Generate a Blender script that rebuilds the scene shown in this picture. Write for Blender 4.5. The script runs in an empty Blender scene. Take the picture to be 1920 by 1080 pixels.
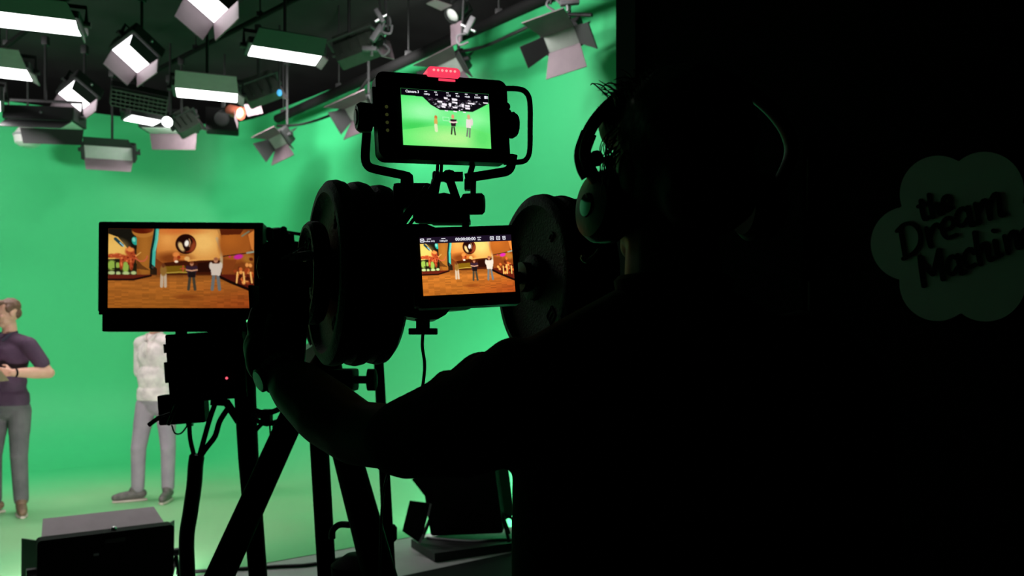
import bpy, bmesh, math, random
import numpy as np
from mathutils import Matrix, Vector

# ------------------------------------------------------------------ camera / world / exposure
scn = bpy.context.scene
COL = scn.collection
F = 1500.0; HC = 1.43; HZ = 640.0          # focal length in px, camera height, horizon row
cam_d = bpy.data.cameras.new('camera'); cam = bpy.data.objects.new('camera', cam_d); COL.objects.link(cam)
cam.location = (0, 0, HC); cam.rotation_euler = (math.pi/2, 0, 0)
cam_d.sensor_width = 36; cam_d.lens = F/1920*36; cam_d.shift_y = (HZ-540)/1920
cam_d.clip_start = .05; cam_d.clip_end = 100
cam_d.dof.use_dof = True; cam_d.dof.focus_distance = 1.45; cam_d.dof.aperture_fstop = 5.8
scn.camera = cam
wd = bpy.data.worlds.new('world'); scn.world = wd; wd.use_nodes = True
wd.node_tree.nodes['Background'].inputs[0].default_value = (0, 0, 0, 1)
wd.node_tree.nodes['Background'].inputs[1].default_value = 0
vs = scn.view_settings
vs.view_transform = 'Standard'; vs.look = 'None'; vs.gamma = 1; vs.use_curve_mapping = False; vs.exposure = 0
PANEL_W = 130.0         # watts per square metre of lit LED panel
LIGHT_COL = (1.0, .955, .95)

V = Vector
def P(px, py, d): return V(((px-960)/F*d, d, HC-(py-HZ)/F*d))
def floor_pt(px, py):
    d = HC*F/(py-HZ); return V(((px-960)/F*d, d, 0))

# ------------------------------------------------------------------ materials
def mat(name, col, rough=.6, metal=0, emit=None, estr=1, spec=.5, noise=None, bump=0, nscale=20):
    m = bpy.data.materials.new(name); m.use_nodes = True
    nt = m.node_tree; b = nt.nodes['Principled BSDF']
    b.inputs['Base Color'].default_value = (*col, 1); b.inputs['Roughness'].default_value = rough
    b.inputs['Metallic'].default_value = metal; b.inputs['Specular IOR Level'].default_value = spec
    if emit is not None:
        b.inputs['Emission Color'].default_value = (*emit, 1); b.inputs['Emission Strength'].default_value = estr
    if noise or bump:
        tc = nt.nodes.new('ShaderNodeTexCoord'); n = nt.nodes.new('ShaderNodeTexNoise')
        n.inputs['Scale'].default_value = nscale; n.inputs['Detail'].default_value = 5
        nt.links.new(tc.outputs['Object'], n.inputs['Vector'])
        if noise:
            r = nt.nodes.new('ShaderNodeValToRGB')
            r.color_ramp.elements[0].position = .35; r.color_ramp.elements[1].position = .65
            r.color_ramp.elements[0].color = (*noise, 1); r.color_ramp.elements[1].color = (*col, 1)
            nt.links.new(n.outputs['Fac'], r.inputs['Fac']); nt.links.new(r.outputs['Color'], b.inputs['Base Color'])
        if bump:
            bp = nt.nodes.new('ShaderNodeBump'); bp.inputs['Strength'].default_value = bump; bp.inputs['Distance'].default_value = .01
            nt.links.new(n.outputs['Fac'], bp.inputs['Height']); nt.links.new(bp.outputs['Normal'], b.inputs['Normal'])
    return m
M = {}
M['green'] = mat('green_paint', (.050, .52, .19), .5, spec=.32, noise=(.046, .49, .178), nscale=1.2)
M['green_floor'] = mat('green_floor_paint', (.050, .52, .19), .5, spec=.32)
def _light_pool(m):  # warm light pool on the stage, painted into the green and broken by noise
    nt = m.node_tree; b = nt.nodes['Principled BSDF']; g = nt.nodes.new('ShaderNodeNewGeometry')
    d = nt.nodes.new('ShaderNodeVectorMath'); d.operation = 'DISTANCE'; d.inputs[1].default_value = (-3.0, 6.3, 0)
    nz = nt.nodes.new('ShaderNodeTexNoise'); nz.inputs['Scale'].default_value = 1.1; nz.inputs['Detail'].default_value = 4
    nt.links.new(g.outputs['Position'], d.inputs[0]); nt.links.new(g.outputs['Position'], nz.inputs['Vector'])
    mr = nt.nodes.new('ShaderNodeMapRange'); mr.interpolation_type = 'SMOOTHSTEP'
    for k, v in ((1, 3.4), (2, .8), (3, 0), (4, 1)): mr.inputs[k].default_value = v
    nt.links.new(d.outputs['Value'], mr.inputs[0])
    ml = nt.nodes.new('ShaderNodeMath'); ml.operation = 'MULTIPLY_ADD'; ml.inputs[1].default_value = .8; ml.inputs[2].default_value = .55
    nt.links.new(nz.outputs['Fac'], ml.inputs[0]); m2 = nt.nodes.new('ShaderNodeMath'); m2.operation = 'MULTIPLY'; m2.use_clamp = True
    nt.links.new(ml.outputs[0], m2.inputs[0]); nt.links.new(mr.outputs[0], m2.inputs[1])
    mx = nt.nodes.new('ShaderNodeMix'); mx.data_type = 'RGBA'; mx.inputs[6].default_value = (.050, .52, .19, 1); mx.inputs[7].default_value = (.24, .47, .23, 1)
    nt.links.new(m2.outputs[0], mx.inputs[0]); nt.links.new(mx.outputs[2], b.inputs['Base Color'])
_light_pool(M['green_floor']); _light_pool(M['green'])
M['grey_floor'] = mat('grey_floor', (.36, .35, .35), .6, noise=(.30, .29, .29), nscale=3)
M['black_wall'] = mat('black_wall', (.007, .007, .0075), .85, spec=.1, noise=(.005, .005, .0055), nscale=4)
M['ceiling'] = mat('ceiling_black', (.03, .032, .03), .9, noise=(.02, .022, .02), nscale=2)
M['black'] = mat('black_plastic', (.006, .006, .006), .5, spec=.25, bump=.05, nscale=300)
M['blackmetal'] = mat('black_metal', (.014, .014, .015), .42, spec=.4, bump=.05, nscale=120)
M['matte'] = mat('matte_black', (.004, .004, .004), .8, spec=.15, bump=.05, nscale=200)
M['rubber'] = mat('cable_rubber', (.006, .006, .006), .55, spec=.3, bump=.1, nscale=150)
M['iron'] = mat('cast_iron', (.05, .05, .05), .6, spec=.25, noise=(.04, .04, .04), bump=.5, nscale=160)
M['fixture'] = mat('fixture_black', (.022, .023, .023), .55, bump=.05, nscale=60)
M['door'] = mat('barn_door_grey', (.34, .25, .29), .6, noise=(.31, .225, .26), nscale=12)
M['doormid'] = mat('barn_door_mid_grey', (.14, .10, .115), .6, noise=(.12, .085, .10), nscale=12)
M['diffg'] = mat('dull_diffuser', (.30, .33, .30), .5, noise=(.27, .30, .27))
M['clamp'] = mat('dull_steel', (.16, .16, .165), .5, noise=(.12, .12, .125))
M['board'] = mat('clipboard', (.30, .20, .13), .7, noise=(.22, .17, .11), nscale=9)
M['doordark'] = mat('barn_door_black', (.03, .03, .031), .6, bump=.05, nscale=30)
M['lit'] = mat('lit_diffuser', (.9, .9, .92), .5, emit=(1.0, .97, 1.0), estr=6, noise=(.88, .88, .9))
M['tiltlit'] = mat('tilted_panel_diffuser', (.9, .9, .92), .5, emit=(1.0, .97, 1.0), estr=2.6, noise=(.88, .88, .9))
M['floorlit'] = mat('floor_light_diffuser', (.9, .9, .92), .5, emit=(1.0, .97, 1.0), estr=6, noise=(.88, .88, .9))
M['diff'] = mat('dim_diffuser', (.78, .80, .78), .5, noise=(.74, .76, .74))
M['olive'] = mat('fixture_green_grey', (.045, .06, .045), .6, noise=(.035, .05, .036), nscale=20)
M['crate'] = mat('egg_crate_bars', (.10, .12, .10), .6, noise=(.08, .10, .08))
M['chrome'] = mat('bright_metal', (.6, .6, .62), .3, 1, bump=.05)
M['grey'] = mat('light_grey_metal', (.42, .42, .44), .45, noise=(.38, .38, .40))
M['white'] = mat('white_plastic', (.8, .79, .76), .5, noise=(.76, .75, .72))
M['orange'] = mat('warm_lamp_can', (.45, .12, .07), .5, noise=(.4, .1, .06))
M['warm'] = mat('warm_glow', (.8, .4, .25), .5, emit=(1, .42, .22), estr=1.6, noise=(.8, .4, .25))
M['tally'] = mat('tally_red', (.6, .05, .08), .4, emit=(1, .055, .12), estr=.95, noise=(.6, .05, .08))
M['tallyled'] = mat('tally_led', (1, .6, .6), .4, emit=(1, .35, .33), estr=1.1, noise=(1, .6, .6))
M['ledgreen'] = mat('led_green', (.1, .8, .3), .4, emit=(.15, 1, .35), estr=1.1, noise=(.1, .8, .3))
M['ledred'] = mat('led_red', (.8, .1, .1), .4, emit=(1, .12, .18), estr=1.2, noise=(.8, .1, .1))
M['ledblue'] = mat('led_blue', (.1, .4, .8), .4, emit=(.07, .45, .85), estr=1.0, noise=(.1, .4, .8))
M['osd'] = mat('screen_text', (.9, .9, .95), .5, emit=(.92, .92, 1), estr=.95, noise=(.9, .9, .95))
M['osdbar'] = mat('screen_bar', (.01, .008, .012), .5, emit=(.012, .006, .018), estr=1, noise=(.01, .008, .012))
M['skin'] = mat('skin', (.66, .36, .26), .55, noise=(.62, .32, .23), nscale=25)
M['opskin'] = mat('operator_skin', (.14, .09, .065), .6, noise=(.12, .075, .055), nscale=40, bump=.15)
M['hairbrown'] = mat('brown_hair', (.16, .075, .045), .6, noise=(.11, .05, .03), nscale=60, bump=.4)
M['ophair'] = mat('operator_hair', (.05, .038, .028), .55, noise=(.04, .03, .022), nscale=60, bump=.4)
M['polo'] = mat('purple_polo', (.075, .034, .07), .85, noise=(.06, .027, .058), nscale=15, bump=.3)
M['polotrim'] = mat('polo_collar', (.03, .022, .045), .85, noise=(.026, .02, .04), nscale=15)
M['jeansdark'] = mat('grey_jeans', (.13, .12, .125), .85, noise=(.09, .085, .09), nscale=7, bump=.3)
M['jeanslight'] = mat('pale_jeans', (.33, .27, .31), .85, noise=(.26, .215, .255), nscale=7, bump=.3)
M['shirtwhite'] = mat('patterned_shirt', (.84, .73, .70), .85, noise=(.60, .51, .50), nscale=13, bump=.3)
M['brownshoe'] = mat('brown_shoe', (.20, .12, .07), .6, noise=(.15, .09, .055), nscale=20)
M['greyshoe'] = mat('dark_shoe', (.13, .11, .10), .6, noise=(.08, .07, .065), nscale=25)
M['sole'] = mat('shoe_sole', (.55, .48, .40), .7, noise=(.5, .43, .36))
M['paper'] = mat('paper', (.55, .50, .44), .7, noise=(.42, .36, .30), nscale=15)
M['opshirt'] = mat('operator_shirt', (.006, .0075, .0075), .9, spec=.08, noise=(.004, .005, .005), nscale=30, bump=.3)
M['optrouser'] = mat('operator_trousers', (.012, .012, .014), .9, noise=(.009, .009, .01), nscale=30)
M['sign'] = mat('sign_board', (.90, .92, .90), .7, noise=(.86, .88, .86), nscale=3)
M['ink'] = mat('sign_letters', (.012, .013, .013), .8, noise=(.01, .011, .011))
M['glassdial'] = mat('watch_glass', (.02, .02, .02), .06, spec=1.0, noise=(.018, .018, .018))
M['platform'] = mat('riser_black', (.018, .018, .018), .6, noise=(.012, .012, .012), nscale=6)
M['yellowish'] = mat('button_print', (.05, .055, .03), .5, emit=(.10, .12, .03), estr=.25, noise=(.05, .055, .03))

# ------------------------------------------------------------------ mesh builder (world coordinates)
class MB:
    def __init__(s, mtx=None): s.v = []; s.f = []; s.M = mtx
    def add(s, vs_, fs):
        o = len(s.v)
        s.v += [tuple(s.M @ V(p)) if s.M is not None else tuple(p) for p in vs_]
        s.f += [tuple(i+o for i in f) for f in fs]; return s
    def box(s, c, size, rot=None, bev=0):
        bm = bmesh.new(); bmesh.ops.create_cube(bm, size=1)
        for v in bm.verts: v.co = V((v.co.x*size[0], v.co.y*size[1], v.co.z*size[2]))
        if bev: bmesh.ops.bevel(bm, geom=bm.edges[:], offset=min(bev, min(size)*.45), segments=2, affect='EDGES', profile=.6)
        return s.bm(bm, c, rot)
    def bm(s, bm, c=(0, 0, 0), rot=None):
        bm.verts.index_update(); c = V(c)
        vs_ = [(rot @ v.co if rot is not None else v.co) + c for v in bm.verts]
        fs = [[v.index for v in f.verts] for f in bm.faces]; bm.free(); return s.add(vs_, fs)
    def tube(s, pts, r, n=12, flat=None):
        pts = [V(p) for p in pts]; R = r if isinstance(r, (list, tuple)) else [r]*len(pts)
        vs_ = []; fs = []; up = None
        for i, p in enumerate(pts):
            t = (pts[min(i+1, len(pts)-1)]-pts[max(i-1, 0)]).normalized()
            if up is None:
                up = V((0, 0, 1)) if abs(t.z) < .9 else V((0, 1, 0))
                if flat is not None: up = V(flat)
            up = (up - t*up.dot(t)).normalized(); sd = t.cross(up)
            ra = R[i] if isinstance(R[i], (list, tuple)) else (R[i], R[i])
            for k in range(n):
                a = 2*math.pi*k/n; vs_.append(p+up*math.cos(a)*ra[0]+sd*math.sin(a)*ra[1])
        for i in range(len(pts)-1):
            for k in range(n):
                fs.append((i*n+k, i*n+(k+1) % n, (i+1)*n+(k+1) % n, (i+1)*n+k))
        fs.append(tuple(range(n))[::-1]); fs.append(tuple(range((len(pts)-1)*n, len(pts)*n)))
        return s.add(vs_, fs)
    def lathe(s, prof, mtx, n=40):
        vs_ = []; fs = []
        for (r, z) in prof:
            for k in range(n):
                a = 2*math.pi*k/n; vs_.append(mtx @ V((r*math.cos(a), r*math.sin(a), z)))
        for i in range(len(prof)-1):
            for k in range(n): fs.append((i*n+k, i*n+(k+1) % n, (i+1)*n+(k+1) % n, (i+1)*n+k))
        fs.append(tuple(range(n))[::-1]); fs.append(tuple(range((len(prof)-1)*n, len(prof)*n)))
        return s.add(vs_, fs)
    def prism(s, poly, z0, z1, mtx=None):
        n = len(poly); mtx = mtx or Matrix()
        vs_ = [mtx @ V((x, y, z0)) for x, y in poly]+[mtx @ V((x, y, z1)) for x, y in poly]
        fs = [tuple(range(n))[::-1], tuple(range(n, 2*n))]+[(i, (i+1) % n, n+(i+1) % n, n+i) for i in range(n)]
        return s.add(vs_, fs)
    def ball(s, c, r, rot=None, sub=2):
        bm = bmesh.new(); bmesh.ops.create_icosphere(bm, subdivisions=sub, radius=1)
        rr = r if isinstance(r, (tuple, list)) else (r, r, r)
        for v in bm.verts: v.co = V((v.co.x*rr[0], v.co.y*rr[1], v.co.z*rr[2]))
        return s.bm(bm, c, rot)
    def chain(s, pts, rad, sub=2):                 # capsules, for fusing into bodies
        pts = [V(p) for p in pts]
        for i in range(len(pts)):
            s.ball(pts[i], rad[i], sub=sub)
            if i: 
                a, b = pts[i-1], pts[i]; ra, rb = rad[i-1], rad[i]; ra = ra if not isinstance(ra, tuple) else ra[0]; rb = rb if not isinstance(rb, tuple) else rb[0]
                s.tube([a, b], [ra*.99, rb*.99], 14)
        return s

INV = {}
def props(o, label=None, cat=None, group=None, kind=None):
    if label: o['label'] = label
    if cat: o['category'] = cat
    if group: o['group'] = group
    if kind: o['kind'] = kind
    return o
def rootmat(parent): return INV.get(parent.name) if parent is not None else None
def obj(name, mb, m, parent=None, smooth=40, loc=None, label=None):
    """link a mesh built in world coordinates; it is expressed in its thing's frame"""
    inv = rootmat(parent); org = None
    vs_ = [V(p) for p in mb.v]
    if inv is not None: vs_ = [inv @ p for p in vs_]
    elif parent is None:
        org = V(loc) if loc is not None else sum(vs_, V())/max(1, len(vs_))
        vs_ = [p-org for p in vs_]
    me = bpy.data.meshes.new(name); me.from_pydata([tuple(p) for p in vs_], [], mb.f); me.validate(); me.update()
    bm = bmesh.new(); bm.from_mesh(me); bmesh.ops.recalc_face_normals(bm, faces=bm.faces[:]); bm.to_mesh(me); bm.free()
    if smooth:
        me.shade_smooth(); me.set_sharp_from_angle(angle=math.radians(smooth))
    me.materials.append(M[m] if isinstance(m, str) else m)
    o = bpy.data.objects.new(name, me); COL.objects.link(o)
    if parent is not None:
        o.parent = parent; INV[o.name] = inv
    else:
        o.location = org; INV[o.name] = Matrix.Translation(org).inverted()
    if label: o['label'] = label
    return o
def thing(name, label, cat, loc=(0, 0, 0), mtx=None, group=None):
    o = bpy.data.objects.new(name, None); COL.objects.link(o); o.empty_display_size = .05
    m = mtx if mtx is not None else Matrix.Translation(V(loc))
    o.matrix_world = m; INV[o.name] = m.inverted()
    return props(o, label, cat, group)
def struct(name, mb, m, label=None, smooth=0):
    o = obj(name, mb, m, smooth=smooth); return props(o, label, kind='structure')
def frame(c, u, v, n):
    return Matrix(((u.x, v.x, n.x, c.x), (u.y, v.y, n.y, c.y), (u.z, v.z, n.z, c.z), (0, 0, 0, 1)))
def pose(q, depth, n):
    """pose of a rectangle seen at image quad TL,TR,BR,BL, whose centre is at a depth, facing n"""
    n = V(n).normalized(); cx = sum(p[0] for p in q)/4; cy = sum(p[1] for p in q)/4
    c = P(cx, cy, depth); eye = V((0, 0, HC)); pts = []
    for x, y in q:
        d = P(x, y, 1)-eye; t = (c-eye).dot(n)/d.dot(n); pts.append(eye+d*t)
    u = ((pts[1]-pts[0])+(pts[2]-pts[3]))/2; v = ((pts[0]-pts[3])+(pts[1]-pts[2]))/2
    w, h = u.length, v.length; u.normalize(); v = (v-u*u.dot(v)).normalized(); n = u.cross(v)
    return frame(sum(pts, V())/4, u, v, n), w, h
def rrect(w, h, r, n=6):
    pts = []
    for cx, cy, a0 in ((w/2-r, h/2-r, 0), (-w/2+r, h/2-r, 90), (-w/2+r, -h/2+r, 180), (w/2-r, -h/2+r, 270)):
        for k in range(n+1):
            a = math.radians(a0+90*k/n); pts.append((cx+r*math.cos(a), cy+r*math.sin(a)))
    return pts
def smoothpath(pts, n=6):
    pts = [V(p) for p in pts]; out = []
    for i in range(len(pts)-1):
        p0 = pts[max(i-1, 0)]; p1 = pts[i]; p2 = pts[i+1]; p3 = pts[min(i+2, len(pts)-1)]
        for k in range(n):
            t = k/n
            out.append(.5*((2*p1)+(p2-p0)*t+(2*p0-5*p1+4*p2-p3)*t*t+(3*p1-p0-3*p2+p3)*t**3))
    return out+[pts[-1]]
def pxpath(lst, n=6): return smoothpath([P(*a) for a in lst], n)
def axis_mtx(c, z):
    z = V(z).normalized(); x = z.orthogonal().normalized(); y = z.cross(x)
    return frame(V(c), x, y, z)
def fuse(mb, vox=.008, smooth=6):
    """weld overlapping pieces into one continuous skin"""
    me = bpy.data.meshes.new('tmp'); me.from_pydata(mb.v, [], mb.f); me.update()
    o = bpy.data.objects.new('tmp', me); COL.objects.link(o)
    r = o.modifiers.new('r', 'REMESH'); r.mode = 'VOXEL'; r.voxel_size = vox
    s = o.modifiers.new('s', 'SMOOTH'); s.iterations = smooth; s.factor = .5
    dg = bpy.context.evaluated_depsgraph_get(); ev = o.evaluated_get(dg); em = ev.to_mesh()
    out = MB(); out.v = [tuple(v.co) for v in em.vertices]; out.f = [tuple(p.vertices) for p in em.polygons]
    ev.to_mesh_clear(); bpy.data.objects.remove(o); bpy.data.meshes.remove(me)
    return out

# ------------------------------------------------------------------ the studio shell
Z1 = V((0, 0, 1))
CORN = V((-3.96, 11.0, 0)); dirR = V((.719, -.695, 0)); dirL = V((-.84, -.54, 0)).normalized()
R0 = 1.1
# plan path from the right end of the right wall, round the corner, along the back wall to the left
path = [CORN+dirR*8.2]; steps = 8
a = CORN+dirR*R0; b = CORN+dirL*R0
path += [CORN+dirR*(R0+(8.2-R0)*k/10) for k in range(9, 0, -1)]
for k in range(steps+1):
    t = k/steps; path.append(a*(1-t)**2+CORN*2*t*(1-t)+b*t*t)
path += [CORN+dirL*(R0+(7.5-R0)*k/8) for k in range(1, 9)]
nor = []
for i in range(len(path)):
    t = (path[min(i+1, len(path)-1)]-path[max(i-1, 0)]).normalized()
    nrm = V((-t.y, t.x, 0)); nrm = nrm if nrm.dot(V((-1, 4, 0))-path[i]) > 0 else -nrm
    nor.append(nrm)
COVE = 1.1; WTOP = 4.32
prof = [(COVE*(1-math.sin(math.pi/2*k/8)), COVE*(1-math.cos(math.pi/2*k/8))) for k in range(9)]
prof += [(0, 1.6), (0, 2.6), (0, 3.5), (0, WTOP), (-.08, WTOP), (-.08, 0)]
mb = MB(); vs_ = []; fs = []
for p, nn in zip(path, nor):
    for off, z in prof: vs_.append(p+nn*off+Z1*(z+.004))
m_ = len(prof)
for i in range(len(path)-1):
    for k in range(m_-1): fs.append((i*m_+k, (i+1)*m_+k, (i+1)*m_+k+1, i*m_+k+1))
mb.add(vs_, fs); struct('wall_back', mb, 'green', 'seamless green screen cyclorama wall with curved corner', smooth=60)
# green floor: from the cove foot to the painted edge
E1 = floor_pt(425, 1070); E2 = floor_pt(740, 1013); ed = (E2-E1).normalized()
foot = [p+nn*COVE for p, nn in zip(path, nor)]
edge = [E1+ed*s for s in (-7.0, -3, 0, 3.0, 6)]
mb = MB(); ring = [foot[0]]+[edge[3]]+[edge[2]]+[edge[1]]+[edge[0]]+foot[::-1][:-1]
# tip where wall foot and painted edge meet on the right
mb.add([(p.x, p.y, .004) for p in foot]+[(p.x, p.y, .004) for p in [E1+ed*s for s in np.linspace(3.6, -7, len(foot))]],
       [(i, i+1, len(foot)+i+1, len(foot)+i) for i in range(len(foot)-1)])
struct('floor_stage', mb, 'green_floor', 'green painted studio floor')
mb = MB(); mb.box((0, 5, -.06), (26, 24, .12)); struct('floor', mb, 'grey_floor', 'dark grey studio floor')
mb = MB(); mb.box((0, 5, 5.05), (26, 24, .1)); struct('ceiling', mb, 'ceiling', 'black ceiling above the lighting grid')
# crew side of the floor: black matting added to cut bounce light
mb = MB(); q0 = [E1-ed*9+V((.50, -.62, 0)), E1+ed*9+V((.50, -.62, 0))]
mb.add([(q0[0].x, q0[0].y, .003), (q0[1].x, q0[1].y, .003), (q0[1].x+6, q0[1].y-16, .003), (q0[0].x, q0[0].y-12, .003)], [(3, 2, 1, 0)])
struct('added_crew_matting', mb, 'black_wall', 'added black matting on the crew side, cutting floor bounce')
# black partition on the right that carries the sign, turned a little towards the stage
WD = 3.2; WA = math.radians(46)
WO = V(((1158-960)/F*WD, WD, 0)); we = V((math.cos(WA), -math.sin(WA), 0)); wn = V((-math.sin(WA), -math.cos(WA), 0))
WR = Matrix.Rotation(-WA, 3, 'Z')
def WP(px, py, off=0):
    d = P(px, py, 1)-V((0, 0, HC)); t = ((WO+wn*off)-V((0, 0, 0))).dot(wn)/V((d.x, d.y, 0)).dot(wn)
    return V((d.x*t, d.y*t, HC+d.z*t))
mb = MB(); mb.box(WO+we*2.2-wn*.1+Z1*2.5, (4.4, .2, 5.0), WR); struct('wall_right', mb, 'black_wall', 'black partition wall at the right')
mb = MB(); mb.box(WO+we*.052+wn*.0+Z1*2.5, (.10, .03, 5.0), WR, .004); struct('trim_1', mb, 'doordark', 'dark steel corner post on the edge of the black partition')
for i, (y0, y1) in enumerate(((298, 395), (528, 603))):
    a = WP(1515+3*i, y0, .01); b = WP(1515+3*i, y1, .01)
    mb = MB(); mb.box((a+b)/2, (.006, .014, a.z-b.z), WR, .001)
    struct('trim_%d' % (i+2), mb, 'grey', 'thin metal door edge strip on the black wall')
d0 = WP(1519, 640, .0); d0.z = 0
mb = MB(); mb.box(d0-we*.36+wn*.012+Z1*1.05, (.70, .024, 2.1), WR, .004); d1 = struct('door_1', mb, 'black_wall', 'flush black door in the dark partition')
mb = MB(); mb.tube([WP(1500, 655, .05), WP(1455, 655, .05)], .009); mb.tube([WP(1500, 655, .05), WP(1500, 655, .01)], .011)
obj('door_handle', mb, 'blackmetal', d1)

# ------------------------------------------------------------------ the sign: 'the Dream Machine' on a cloud
def S(zx, zy): return WP(1500+zx/2.7, 240+zy/2.7, .02)
SD = S(805, 548).y
sg = thing('wall_sign', 'pale cloud shaped wall sign lettered the Dream Machine', 'sign', S(810, 550))
cx, cy = 805, 548
lob = [(700, 335, 195), (935, 320, 200), (545, 585, 187), (695, 785, 192), (940, 775, 205), (1075, 560, 187)]
N = 220; out = []
for k in range(N):
    a = 2*math.pi*k/N; dx, dy = math.cos(a), math.sin(a); best = 10
    for (lx, ly, lr) in lob:
        fx, fy = cx-lx, cy-ly; bq = fx*dx+fy*dy; cq = fx*fx+fy*fy-lr*lr; dq = bq*bq-cq
        if dq > 0: best = max(best, -bq+math.sqrt(dq))
    out.append((cx+dx*best, cy+dy*best))
mb = MB(); pts = [S(*p) for p in out]; n = len(pts); back = wn*-.015
mb.add(pts+[p+back for p in pts], [tuple(range(n)), tuple(range(n, 2*n))[::-1]]+[(i, n+i, n+(i+1) % n, (i+1) % n) for i in range(n)])
obj('board', mb, 'sign', sg, smooth=0)
LET = [
 ('letter_t', [[(612, 368), (618, 420), (632, 462), (655, 452)], [(600, 398), (648, 384)]]),
 ('letter_h', [[(653, 338), (662, 400), (672, 452)], [(668, 425), (684, 388), (698, 392), (704, 432), (722, 432)]]),
 ('letter_e', [[(735, 398), (762, 378), (752, 345), (728, 356), (724, 392), (742, 418), (768, 404)]]),
 ('letter_D', [[(508, 512), (520, 580), (532, 650)], [(492, 522), (530, 488), (575, 488), (608, 530), (606, 590), (572, 636), (524, 662)]]),
 ('letter_r', [[(640, 508), (650, 560), (662, 600)], [(654, 550), (672, 505), (694, 488), (708, 504)]]),
 ('letter_e', [[(726, 522), (772, 500), (776, 465), (748, 456), (722, 482), (722, 526), (748, 556), (792, 542)]]),
 ('letter_a', [[(848, 418), (818, 408), (794, 440), (798, 486), (826, 494), (850, 460)], [(850, 402), (858, 450), (868, 492), (890, 482)]]),
 ('letter_m', [[(888, 384), (898, 430), (906, 480)], [(902, 430), (924, 374), (944, 372), (954, 420), (962, 460)], [(956, 410), (978, 345), (1000, 338), (1010, 390), (1016, 440), (1036, 436)]]),
 ('letter_M', [[(606, 652), (614, 720), (626, 800)], [(608, 656), (640, 710), (672, 742)], [(672, 742), (688, 680), (702, 618)], [(702, 618), (710, 690), (724, 766)]]),
 ('letter_a', [[(798, 662), (768, 650), (746, 680), (748, 726), (774, 740), (798, 706)], [(798, 644), (806, 690), (816, 736), (838, 726)]]),
 ('letter_c', [[(880, 634), (862, 612), (838, 634), (834, 676), (856, 706), (886, 692)]]),
 ('letter_h', [[(884, 530), (896, 610), (914, 690)], [(906, 640), (926, 592), (944, 590), (952, 640), (962, 668), (982, 660)]]),
 ('letter_i', [[(986, 572), (994, 610), (1002, 650), (1020, 640)], [(980, 520), (984, 522)]]),
 ('letter_n', [[(1036, 548), (1046, 590), (1054, 632)], [(1048, 590), (1068, 536), (1088, 528), (1096, 570), (1104, 606), (1122, 600)]]),
 ('letter_e', [[(1132, 572), (1164, 556), (1168, 524), (1144, 512), (1124, 536), (1124, 574), (1146, 602), (1176, 590)]])]
for nm, strokes in LET:
    mb = MB()
    for j, st in enumerate(strokes):
        pp = smoothpath([S(*p)+wn*(.003+.0004*j) for p in st], 5)
        w = 10.5/2.7/F*SD
        for k in range(len(pp)-1):
            a_, b_ = pp[k], pp[k+1]; t = (b_-a_).normalized(); sd = t.cross(wn)*w
            c0 = wn*-.004
            mb.add([a_-sd, b_-sd, b_+sd, a_+sd, a_-sd+c0, b_-sd+c0, b_+sd+c0, a_+sd+c0], [(0, 1, 2, 3), (7, 6, 5, 4), (0, 4, 5, 1), (1, 5, 6, 2), (2, 6, 7, 3), (3, 7, 4, 0)])
        for p in pp[::2]+[pp[-1]]:
            mb.lathe([(w, 0), (w, .004)], frame(p, we, Z1, wn*-1), 14)
    obj(nm, mb, 'ink', sg, smooth=0)
# ------------------------------------------------------------------ lighting grid
GZ = 4.55
def pipe(name, a, b, r, label, group=None, m='matte', clamps=True):
    t = thing(name, label, 'pipe', (a+b)/2, group=group)
    obj('tube', MB().tube([a, b], r, 14), m, t)
    L = (b-a).length; k = 0
    while clamps and k*1.3 < L:
        p = a+(b-a)*((k*1.3+.2)/L) if (k*1.3+.2) < L else b
        mb = MB(); mb.box(p+Z1*r, (.06, .06, .05), bev=.005); mb.tube([p+Z1*r, V((p.x, p.y, 5.0))], .008, 8)
        obj('hanger', mb, 'fixture', t); k += 1
    return t
perp = V((.695, .719, 0))
ta = P(1085, -12, 5.9); tb = P(520, 205, 9.6)
pipe('lighting_truss_pipe', V((ta.x, ta.y, 4.1))+(ta-tb).normalized()*.6, V((tb.x, tb.y, 4.1)), .05, 'long dark pipe running along the top of the right green wall')
for i, s in enumerate((1.2, 2.6, 4.0, 5.4)):
    c = CORN-perp*s*1.0
    pipe('grid_pipe', V((c.x, c.y, GZ))+dirR*.6-perp*.2, V((c.x, c.y, GZ))+dirR*6.5, .025, 'dark overhead grid pipe %s the back corner' % ('nearest', 'second from', 'third from', 'farthest from')[i], 'lighting grid pipes')

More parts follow.
